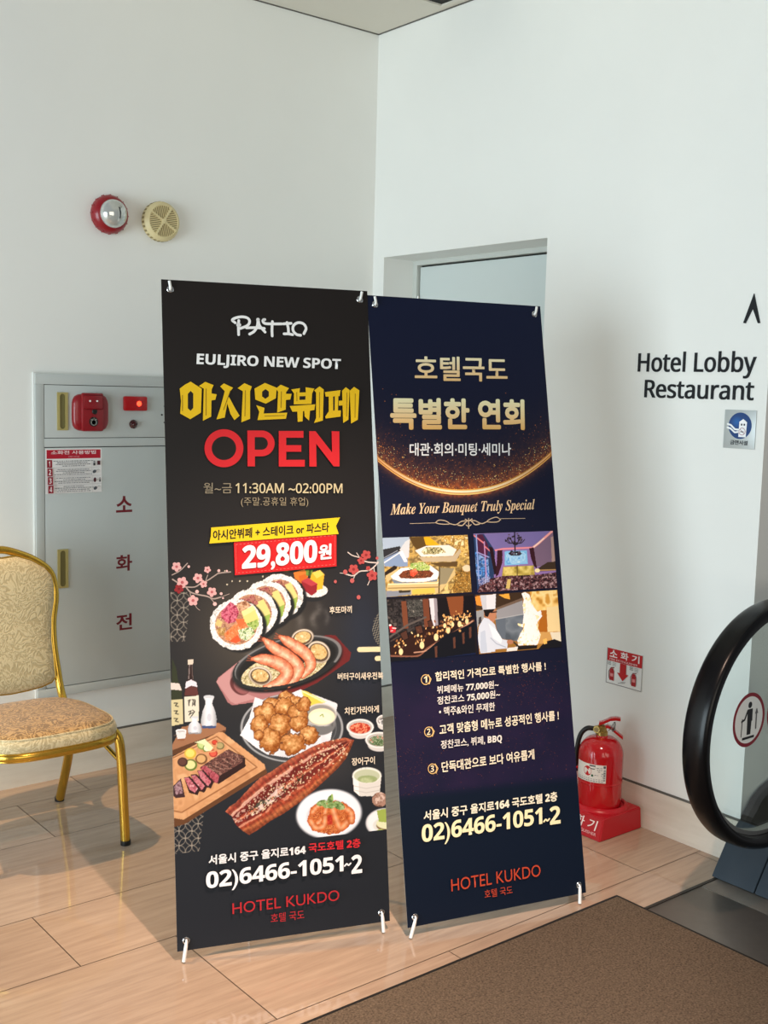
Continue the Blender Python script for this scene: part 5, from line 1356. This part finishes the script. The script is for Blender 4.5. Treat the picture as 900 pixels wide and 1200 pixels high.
# sparkle dust
rs = np.random.RandomState(11)
def sparkles(n, fn, cols):
    V = []; F = []; C = []
    for i in range(n):
        x, y, r, c = fn(); ab = PLB.px(x, y)
        if not (0.002 < ab[0] < BW - .002 and 0.002 < ab[1] < BH - .002): continue
        k = len(V); r *= 0.0025
        V += [ab + (r, 0), ab + (0, r), ab - (r, 0), ab - (0, r)]; F.append((k, k + 1, k + 2, k + 3)); C += [hexlin(c)] * 4
    AB.add(np.array(V), F, np.array(C))
def dust():
    x = rs.uniform(432, 645); d = rs.exponential(17); y = float(arc_y(np.array(x))) - 3 - d
    return x, y, rs.uniform(.2, .62) * (1.5 if rs.rand() < .07 else 1), rs.choice(['#f2b25a', '#c8742a', '#8a4a22', '#ffe0a0', '#a85c28'] if d < 26 else ['#8a4a2c', '#5c3424', '#b06a34'])
sparkles(1500, dust, None)
def dust2():
    x = rs.uniform(432, 645); d = rs.exponential(9); return x, float(arc_y(np.array(x))) + 4 + d, rs.uniform(.15, .35), rs.choice(['#5a3a38', '#7a4a34', '#3c3048'])
sparkles(260, dust2, None)
def dust3():
    c = [(620, 800, 26, 18), (478, 900, 22, 20), (625, 875, 26, 22), (560, 850, 60, 45)][rs.choice(4, p=[.34, .3, .16, .2])]
    x, y = rs.normal(c[0], c[2]), rs.normal(c[1], c[3])
    return x, min(max(y, 775), 922 - (x - 560) * .11), rs.uniform(.15, .45), rs.choice(['#5a2c24', '#7a4030', '#3a2434', '#94583a', '#4a2a2a'])
sparkles(1300, dust3, None)
# golden arc: three stacked bands
xs = np.linspace(425, 655, 90)
def band(o0, o1, c0, c1):
    a = [PLB.px(x, float(arc_y(np.array(x))) + o0) for x in xs]; b = [PLB.px(x, float(arc_y(np.array(x))) + o1) for x in xs]
    V = np.array(a + b); V[:, 0] = np.clip(V[:, 0], 0.0005, BW - .0005); n = len(xs)
    w = np.exp(-((xs - 541) / 75) ** 2)[:, None]; C = np.array(hexlin(c0)) * (1 - w) + np.array(hexlin(c1)) * w
    AB.add(V, [(i + n, i + 1 + n, i + 1, i) for i in range(n - 1)], np.vstack([C, C]))
band(-5.0, 1.5, '#7a3d14', '#e8a648'); band(-3.6, -1.0, '#d08a3c', '#fff0c4'); band(-1.0, .1, '#8a4a1c', '#d58c36'); band(.1, 1.3, '#e0a050', '#ffd98a')
# headlines
GR = ('#e2b066', '#fbeabf')
text3(AB, '호텔국도', (486.0, 446.4), (594.8, 447.4), (485.8, 417.0), None, 0.016, grad=('#e6bd80', '#f8e6c0'))
text3(AB, '특별한 연회', (457.2, 503.6), (615.0, 504.0), (457.0, 465.6), None, 0.036, grad=GR)
text3(AB, '대관·회의·미팅·세미나', (479.8, 534.4), (598.8, 534.0), (479.8, 519.0), '#fbf8f6', 0.016)
text3(AB, serif_italic('Make Your Banquet Truly Special'), (457.2, 607.0), (626.3, 600.4), (457.6, 590.4), '#e2c49c', 0.0)
oc = '#b8a68c'; oo = lambda x, y: (430 + x * .24444, 500 + y * .24444)
for pts, w in (([(205, 465), (330, 461)], .5), ([(640, 441), (757, 440)], .5), ([(328, 460), (345, 448), (375, 452), (395, 465), (375, 468), (345, 466), (328, 460)], .9), ([(640, 446), (620, 434), (592, 442), (575, 455), (598, 458), (625, 456), (640, 446)], .9),
               ([(395, 465), (425, 470), (450, 455), (470, 452)], 1.0), ([(575, 455), (548, 465), (520, 452), (503, 450)], 1.0), ([(435, 472), (455, 474), (470, 460), (478, 452)], 1.2), ([(538, 467), (518, 470), (505, 458), (495, 450)], 1.2),
               ([(486, 440), (486, 488)], 1.0), ([(470, 445), (486, 452), (502, 443)], 1.2), ([(474, 472), (486, 478), (498, 470)], 1.0)):
    AB.stroke(curve([oo(*p) for p in pts], 4), w, oc)
# --- four photographs
def photo(TL, TR, BR, BL, base):
    ab = [PLB.px(*p) for p in (TL, TR, BR, BL)]
    u0 = (ab[0][0] + ab[3][0]) / 2; u1 = (ab[1][0] + ab[2][0]) / 2; v1 = (ab[0][1] + ab[1][1]) / 2; v0 = (ab[2][1] + ab[3][1]) / 2
    return Ras(PLB, u0, u1, v0, v1, 0.0013, base)
# buffet trays
R = photo((448, 631.3), (548, 626), (551.7, 693.3), (452, 700.4), '#a58a52'); X, Y = R.X, R.Y
K = lambda *pp: [(440 + x * .13333, 620 + y * .13333) for x, y in pp]
R.tex(np.ones(len(X)), ['#8a7240', '#c9a85c', '#6e5a34', '#d8c07c'], 7, 201)
R.poly(K((40, 70), (300, 60), (280, 150), (220, 190), (60, 210)), '#9fb2c6'); R.poly(K((60, 180), (210, 150), (230, 185), (70, 290)), '#2b2c30'); R.poly(K((60, 270), (200, 200), (280, 260), (280, 330), (80, 330)), '#7c93b4')
R.line(K((75, 295), (230, 195)), 1.4, '#d9dde2'); R.line(K((70, 255), (190, 190)), 1.0, '#8f98a4'); R.poly(K((210, 180), (260, 110), (300, 85), (290, 250), (250, 260)), '#c6ccd0'); R.poly(K((200, 200), (235, 190), (280, 290), (250, 290)), '#e4e6e6')
R.poly(K((290, 70), (440, 65), (470, 150), (360, 180), (330, 150)), '#57421f'); R.poly(K((420, 70), (470, 70), (560, 140), (540, 160), (440, 140)), '#e2a81c')
R.tex(R.mask(K((560, 55), (820, 45), (830, 260), (740, 240), (700, 150), (580, 110))), ['#b88a3c', '#e6c878', '#8a6428', '#f0deaa'], 4, 202)
R.poly(K((345, 190), (440, 150), (640, 140), (710, 180), (680, 235), (400, 245)), '#e6e0d6'); R.poly(K((380, 250), (680, 240), (740, 170), (750, 200), (700, 285), (420, 290)), '#b9a98a'); R.poly(K((470, 300), (720, 285), (715, 330), (560, 330)), '#5a4526')
R.tex(R.mask(K((400, 200), (440, 160), (570, 160), (620, 205), (520, 222), (420, 222))), ['#3e3a20', '#d8cf9a', '#6c6a38', '#efe6c0'], 1.8, 203, sharp=1.4)
R.tex(R.mask(K((700, 380), (830, 300), (840, 560), (650, 560), (690, 480))), ['#6e5020', '#b98c40', '#4a3614', '#d8b468'], 2.4, 204); R.ell(440 + 800 * .1333, 620 + 345 * .1333, 5, 4, '#d8c8a8')
R.poly(K((80, 380), (160, 320), (190, 330), (180, 350), (80, 430)), '#2a2018'); R.poly(K((85, 410), (190, 350), (180, 400), (100, 470)), '#c9b07c')
R.poly(K((130, 415), (220, 345), (480, 320), (560, 380), (540, 440), (420, 465), (230, 465), (150, 440)), '#ebe8e4'); R.poly(K((140, 440), (230, 468), (420, 468), (545, 440), (530, 470), (400, 485), (160, 478)), '#6d7d8c')
R.tex(R.mask(K((200, 410), (240, 370), (330, 350), (470, 360), (510, 390), (480, 425), (330, 438), (220, 432))), ['#5a2d1c', '#8a4a2c', '#3a1c14', '#a86a44'], 2.2, 205); R.tex(R.mask(K((290, 350), (310, 300), (420, 290), (480, 330), (470, 360), (380, 365))), ['#8fae44', '#c8d488', '#5e8a2c', '#e8e4c0'], 2, 206)
R.tex(R.mask(K((300, 370), (350, 345), (370, 385), (330, 420), (305, 410))), ['#d8442c', '#f08a6a'], 2, 207)
R.poly(K((100, 490), (550, 460), (690, 340), (700, 400), (600, 510), (560, 560), (95, 590)), '#c9b27c'); R.line(K((110, 485), (540, 475), (680, 350)), 1.2, '#efe2b8'); R.poly(K((550, 340), (690, 345), (620, 480), (560, 490)), '#8c8468'); R.line(K((560, 335), (555, 560)), 1.3, '#3a2c1a')
R.poly(K((90, 545), (310, 540), (310, 575), (95, 600)), '#7d8490'); R.poly(K((200, 540), (310, 535), (300, 555), (205, 560)), '#3a3428'); R.poly(K((320, 530), (520, 515), (520, 565), (320, 575)), '#dcb852'); R.line(K((110, 520), (560, 510)), 1.2, '#8a7444')
AB.raster(R.ab, R.nx, R.ny, R.lin())
# banquet hall
R = photo((555, 626.3), (647.7, 621.4), (652.2, 689.4), (558.5, 693.6), '#6f628c'); X, Y = R.X, R.Y
K = lambda *pp: [(545 + x * .13333, 615 + y * .13333) for x, y in pp]
R.put(np.ones(len(X)), rgb('#77699a') + (sm(620, 650, Y)[:, None]) * np.array([20, 6, 14]))
R.poly(K((150, 85), (760, 45), (610, 200), (260, 225)), '#756aa2'); R.poly(K((600, 200), (780, 50), (820, 340), (620, 370)), '#756078'); R.poly(K((750, 110), (775, 100), (790, 330), (760, 330)), '#a58a84')
R.line(K((260, 225), (330, 212), (600, 200)), 2.0, '#e08a94'); R.line(K((600, 195), (640, 165), (690, 120), (760, 58)), 2.6, '#f0a09a'); R.line(K((600, 195), (690, 120)), 1.2, '#ffd8c8')
R.poly(K((70, 90), (160, 80), (260, 230), (250, 470), (110, 580), (75, 580)), '#23395f'); R.tex(R.mask(K((85, 240), (160, 250), (200, 300), (210, 460), (120, 520), (90, 400))), ['#2c64b0', '#88a8d8', '#1d3a6a', '#4a86cc'], 4, 211)
R.poly(K((90, 90), (150, 85), (200, 180), (190, 300), (105, 250)), '#4a1d3a'); R.line(K((75, 95), (160, 160)), 1.6, '#d87a80'); R.line(K((95, 90), (120, 520)), 1.4, '#8aa0d8'); R.line(K((165, 150), (185, 480)), 1.4, '#b08ab8'); R.line(K((100, 240), (205, 285)), 1.2, '#9aa0d8'); R.line(K((170, 190), (215, 230)), 1.4, '#d87a80')
R.poly(K((205, 190), (240, 200), (280, 420), (255, 440)), '#241018'); R.poly(K((280, 225), (325, 222), (325, 330), (290, 440), (265, 460), (275, 330)), '#35141f'); R.poly(K((560, 205), (600, 200), (620, 330), (630, 390), (600, 360), (575, 290)), '#35141f')
R.poly(K((345, 235), (540, 225), (548, 345), (345, 358)), '#7ab8e2'); R.tex(R.mask(K((360, 250), (530, 240), (535, 335), (360, 345))), ['#5c9ed8', '#a8d4ee', '#88bce4', '#c4e2f2'], 5, 212)
R.poly(K((330, 370), (600, 355), (610, 440), (320, 455)), '#a08c3c'); R.tex(R.mask(K((335, 375), (600, 360), (605, 435), (330, 450))), ['#8a7830', '#c4b058', '#d8c878'], 5, 213); R.line(K((455, 360), (455, 450)), 1.2, '#5a4a20')
R.poly(K((640, 380), (720, 330), (810, 320), (815, 400), (650, 410)), '#3a2c20'); R.line(K((650, 400), (810, 395)), 1.4, '#b8905c'); R.ell(545 + 632 * .1333, 615 + 402 * .1333, 3, 2.4, '#f6e0b0')
R.tex(R.mask(K((230, 470), (330, 450), (620, 440), (815, 415), (825, 580), (100, 605), (130, 530))), ['#150c14', '#3a1c24', '#7a4a4c', '#120a10', '#a8888c'], 2.0, 214, sharp=1.3); R.poly(K((370, 480), (400, 475), (390, 560), (355, 560)), '#c8b068')
R.tex(R.mask(K((110, 480), (220, 450), (210, 500), (120, 540))), ['#3a4a80', '#b0b8e0', '#241c34'], 2, 215)
for cx, cy, rx, ry in ((435, 125, 85, 50), (438, 250, 55, 22)):
    for k in range(26):
        a = rs.uniform(0, 2 * PI); rr = rs.uniform(.3, 1); x_, y_ = 545 + (cx + rx * rr * math.cos(a)) * .1333, 615 + (cy + ry * rr * math.sin(a)) * .1333
        R.ell(x_, y_, 1.2, 1.0, rs.choice(['#2a2028', '#1c141c', '#5a4a5c']))
    for s_ in (-1, 1):
        for f in (.4, .75, 1): R.line(curve(K((cx, cy + ry * .6), (cx + s_ * rx * f * .6, cy + ry * .75), (cx + s_ * rx * f, cy + ry * .1)), 4), .9, '#221820')
R.line(K((432, 60), (436, 260)), 1.4, '#1e161c')
AB.raster(R.ab, R.nx, R.ny, R.lin())
# laid table
R = photo((452.6, 701.4), (555.0, 695.8), (558.5, 767.2), (457.4, 775.5), '#1c1518'); X, Y = R.X, R.Y
K = lambda *pp: [(445 + x * .13333, 690 + y * .13333) for x, y in pp]
R.tex(R.mask(K((50, 100), (400, 80), (400, 330), (80, 440))), ['#1c1a1c', '#3c3838', '#141214', '#57504c'], 5, 221); R.tex(R.mask(K((240, 100), (370, 95), (380, 240), (250, 250))), ['#2a2c2a', '#5c5c58', '#1a1a1a', '#8a8880'], 2.2, 222)
R.poly(K((185, 110), (230, 105), (250, 350), (205, 350)), '#6d3f2a'); R.poly(K((375, 90), (425, 85), (440, 330), (390, 340)), '#6a3c28'); R.poly(K((430, 85), (500, 85), (510, 320), (460, 330)), '#cfcbd2'); R.poly(K((470, 85), (500, 85), (510, 320), (485, 325)), '#8d8890')
R.poly(K((510, 85), (590, 78), (620, 240), (510, 250)), '#141014'); R.poly(K((585, 75), (735, 65), (725, 225), (620, 240)), '#7d4626'); R.poly(K((730, 65), (830, 60), (835, 260), (745, 260)), '#0f0c12')
R.line(K((90, 420), (240, 320), (400, 250)), 2.2, '#57504c'); R.line(K((95, 460), (300, 340)), 1.6, '#3f3836')
R.poly(K((90, 520), (200, 430), (480, 330), (780, 260), (820, 270), (560, 400), (380, 560), (330, 600), (95, 600)), '#2c1712'); R.line(curve(K((90, 590), (330, 590), (420, 520), (620, 400), (820, 280)), 5), 2.0, '#7d5240'); R.line(curve(K((300, 560), (400, 545), (480, 490), (640, 400), (810, 285)), 5), 1.6, '#b58a72')
R.poly(K((90, 600), (340, 600), (560, 420), (830, 290), (840, 590), (100, 650)), '#0e1018'); R.poly(K((120, 640), (560, 600), (840, 560), (840, 600), (100, 660)), '#101a38')
for a, b in ((480, 510), (640, 430), (720, 390), (780, 340)): R.poly(K((a, b), (a + 22, b - 8), (a + 22, b + 90), (a + 5, b + 95)), '#5a382c')
for pp in (((170, 390), (235, 355), (255, 440), (205, 460)), ((300, 330), (365, 310), (385, 390), (320, 410)), ((415, 285), (455, 270), (475, 340), (430, 345))): R.poly(K(*pp), '#100c0e'); R.poly(K(*[(x * .8 + .2 * (pp[0][0] + pp[2][0]) / 2, y * .8 + .2 * (pp[0][1] + pp[2][1]) / 2) for x, y in pp]), '#4a2e24')
for cx, cy, s_ in ((175, 520, 1.1), (360, 460, 1.2), (485, 390, 1.2), (590, 330, 1.1), (690, 280, 1), (755, 260, .9), (560, 300, .8), (630, 290, .8)):
    for k in range(16):
        x_, y_ = 445 + (cx + rs.normal(0, 28 * s_)) * .1333, 690 + (cy - 20 + rs.normal(0, 34 * s_)) * .1333
        R.ell(x_, y_, rs.uniform(.6, 1.3), rs.uniform(.8, 1.9), rs.choice(['#c99a5c', '#8a5a34', '#e8cf98', '#5c3a28', '#d8a468']), ang=rs.uniform(-.6, .6))
    R.ell(445 + (cx + 8) * .1333, 690 + (cy + 30 * s_) * .1333, 2.2 * s_, 3.6 * s_, '#ecd09a')
R.poly(K((80, 320), (95, 310), (110, 335), (140, 340), (135, 385), (90, 385)), '#b8202c'); R.ell(445 + 88 * .1333, 690 + 320 * .1333, 1.4, 1.2, '#e8dcd8'); R.line(K((110, 345), (138, 348)), 1.2, '#f0d8d4'); R.line(K((95, 370), (110, 368)), 1, '#e8c8c4')
AB.raster(R.ab, R.nx, R.ny, R.lin())
# chef with a flaming pan
R = photo((556.2, 697.6), (652.6, 691.2), (657.4, 758.2), (561, 766.4), '#8a7a60'); X, Y = R.X, R.Y
K = lambda *pp: [(548 + x * .13333, 685 + y * .13333) for x, y in pp]
R.put(np.ones(len(X)), rgb('#c08a3c') * (1 - sm(655, 615, X)[:, None] * .25))
R.tex(R.mask(K((540, 60), (800, 40), (820, 420), (620, 420))), ['#b88434', '#e8c070', '#f0d898', '#c8923c'], 9, 231); R.poly(K((640, 230), (690, 225), (700, 420), (610, 420)), '#a8641c'); R.poly(K((690, 200), (800, 190), (815, 415), (700, 420)), '#e6cf98')
R.poly(K((50, 95), (480, 65), (480, 150), (250, 210), (50, 230)), '#3a2a1c'); R.poly(K((270, 90), (360, 80), (370, 130), (320, 120)), '#e0a03c'); R.poly(K((60, 105), (110, 100), (125, 190), (75, 180)), '#d88a34'); R.poly(K((250, 205), (480, 115), (480, 145), (255, 225)), '#6a584a')
R.poly(K((250, 225), (480, 140), (490, 260), (250, 300)), '#8d8f94'); R.poly(K((240, 305), (490, 262), (480, 400), (440, 500), (260, 470)), '#5b6672'); R.tex(R.mask(K((330, 290), (490, 265), (480, 400), (440, 500), (330, 480))), ['#4a545e', '#6f7a84', '#5b6672'], 14, 232); R.line(K((240, 305), (490, 260)), 1, '#a8acb0')
R.poly(K((50, 240), (140, 220), (140, 290), (85, 370), (80, 400)), '#8f9498'); R.poly(K((95, 290), (115, 280), (120, 340), (90, 350)), '#3a3638')
R.poly(K((610, 420), (820, 410), (825, 520), (610, 520)), '#c89a58'); R.poly(K((720, 420), (815, 415), (820, 505), (750, 510)), '#e0d8c0'); R.poly(K((680, 500), (760, 480), (830, 505), (830, 560), (600, 590), (640, 540)), '#14141a'); R.poly(K((660, 480), (690, 475), (695, 520), (665, 525)), '#e8b860')
fl_ = R.mask(K((470, 80), (500, 65), (540, 90), (560, 160), (580, 200), (610, 240), (640, 225), (650, 280), (610, 330), (620, 400), (640, 440), (610, 530), (440, 535), (435, 490), (460, 430), (490, 380), (440, 360), (435, 340), (480, 350), (490, 260), (480, 180), (490, 130)))
R.put(fl_, '#f6e2b0'); R.put(fl_ & (fbm(X, Y, 5, 233) > .36), '#f4f4f8'); R.put(fl_ & (fbm(X, Y, 3, 234) < .27), '#e8c070')
R.put(R.mask(K((500, 130), (545, 150), (590, 240), (600, 330), (610, 480), (480, 500), (490, 400), (510, 280))), '#eef2fa', .8)
R.poly(K((420, 530), (450, 540), (610, 530), (605, 560), (440, 575)), '#1a1614'); R.line(K((380, 490), (440, 540)), 1.6, '#2a2420'); R.poly(K((340, 560), (440, 545), (430, 580), (340, 590)), '#d8d8d4')
R.poly(K((105, 95), (245, 85), (240, 215), (130, 222)), '#d3d6de'); R.poly(K((105, 95), (160, 92), (165, 220), (130, 222)), '#bcc2cc'); R.poly(K((135, 225), (240, 215), (252, 245), (240, 300), (225, 335), (170, 300), (145, 280)), '#b07a5c'); R.poly(K((135, 222), (240, 214), (215, 240), (190, 250), (175, 285), (150, 280)), '#181414'); R.line(K((205, 245), (250, 240)), 1.3, '#1a1414')
R.poly(K((140, 290), (180, 300), (235, 350), (250, 400), (300, 480), (350, 490), (345, 560), (240, 570), (240, 590), (110, 605), (85, 480), (95, 370)), '#c5d0de'); R.poly(K((180, 340), (250, 400), (300, 480), (290, 520), (220, 470)), '#dde4ec'); R.line(K((200, 470), (250, 520), (330, 550)), 1, '#97a5b8'); R.poly(K((110, 420), (150, 400), (170, 590), (110, 600)), '#b2c0d2')
R.ell(548 + 370 * .1333, 685 + 505 * .1333, 3.8, 2.8, '#a87458')
AB.raster(R.ab, R.nx, R.ny, R.lin())
# --- list and address
CR_ = '#e6dcc4'
for n_s, (cx, cy), t, a, b, c in (('1', (498.3, 796.4), '합리적인 가격으로 특별한 행사를 !', (509.9, 798.6), (639.3, 785.6), (509.3, 787.4)), ('2', (502.0, 857.6), '고객 맞춤형 메뉴로 성공적인 행사를 !', (514.6, 861.6), (654.4, 843.8), (514.2, 849.0)), ('3', (506.2, 900.8), '단독대관으로 보다 여유롭게', (517.2, 905.4), (625.8, 889.8), (516.6, 892.6))):
    AB.ell((cx, cy), 5.4, 6.2, '#d9b476', n=28); AB.ell((cx, cy), 4.5, 5.2, '#14142c', n=28)
    text3(AB, sans_bold(n_s), (cx - 2.2, cy + 3.8), (cx + 1.8, cy + 3.4), (cx - 2.2, cy - 3.8), '#ecd9b0')
    AB.stroke([(cx + 2.8, cy - 6.0), (cx + 6.4, cy - .6), (cx + 4.0, cy + 5.4)], 1.1, '#d9b476', caps=False)
    text3(AB, t, a, b, c, CR_, 0.022)
for t, a, b, c in (('뷔페메뉴 ' + sans_bold('77,000') + '원~', (511.4, 813.6), (583.6, 806.6), (511.4, 803.8)), ('정찬코스 ' + sans_bold('75,000') + '원~', (511.6, 826.4), (585.3, 818.0), (511.6, 816.4)), ('• 맥주&와인 무제한', (513.7, 839.2), (579.2, 832.8), (513.7, 828.8)), ('정찬코스, 뷔페, ' + sans_bold('BBQ'), (515.7, 878.6), (587.3, 870.6), (515.7, 867.6))):
    text3(AB, t, a, b, c, '#dcd8d0', 0.018)
text3(AB, '서울시 중구 을지로' + sans_bold('164') + ' 국도호텔 ' + sans_bold('2') + '층', (495.6, 962.0), (652.2, 938.4), (495.6, 950.0), '#e8e2cc', 0.028)
text3(AB, sans_bold('02)6466-1051'), (493.3, 993.2), (634.6, 971.0), (493.3, 966.4), '#efe4b8', 0.010, space=0.95)
text3(AB, sans_bold('2'), (643.4, 966.4), (655.9, 964.6), (642.8, 945.2), '#efe4b8', 0.010)
AB.stroke(curve([(636.2, 962.5), (638.4, 960.0), (640.4, 961.5), (642.6, 959.2)], 4), 1.7, '#efe4b8')
text3(AB, 'HOTEL KUKDO', (528.0, 1044.4), (632.6, 1026.2), (527.4, 1030.0), '#b8442c', 0.0)
text3(AB, '호텔 국도', (567.0, 1052.4), (599.6, 1046.8), (566.4, 1042.8), '#b8442c', 0.0)
shB = AB.build('banner_sheet', bb, 'vinyl', extra=sheet_back(PLB), density=1.12); eyelets(shB, PLB); make_stand(bb, PLB, (-0.018, -0.002))
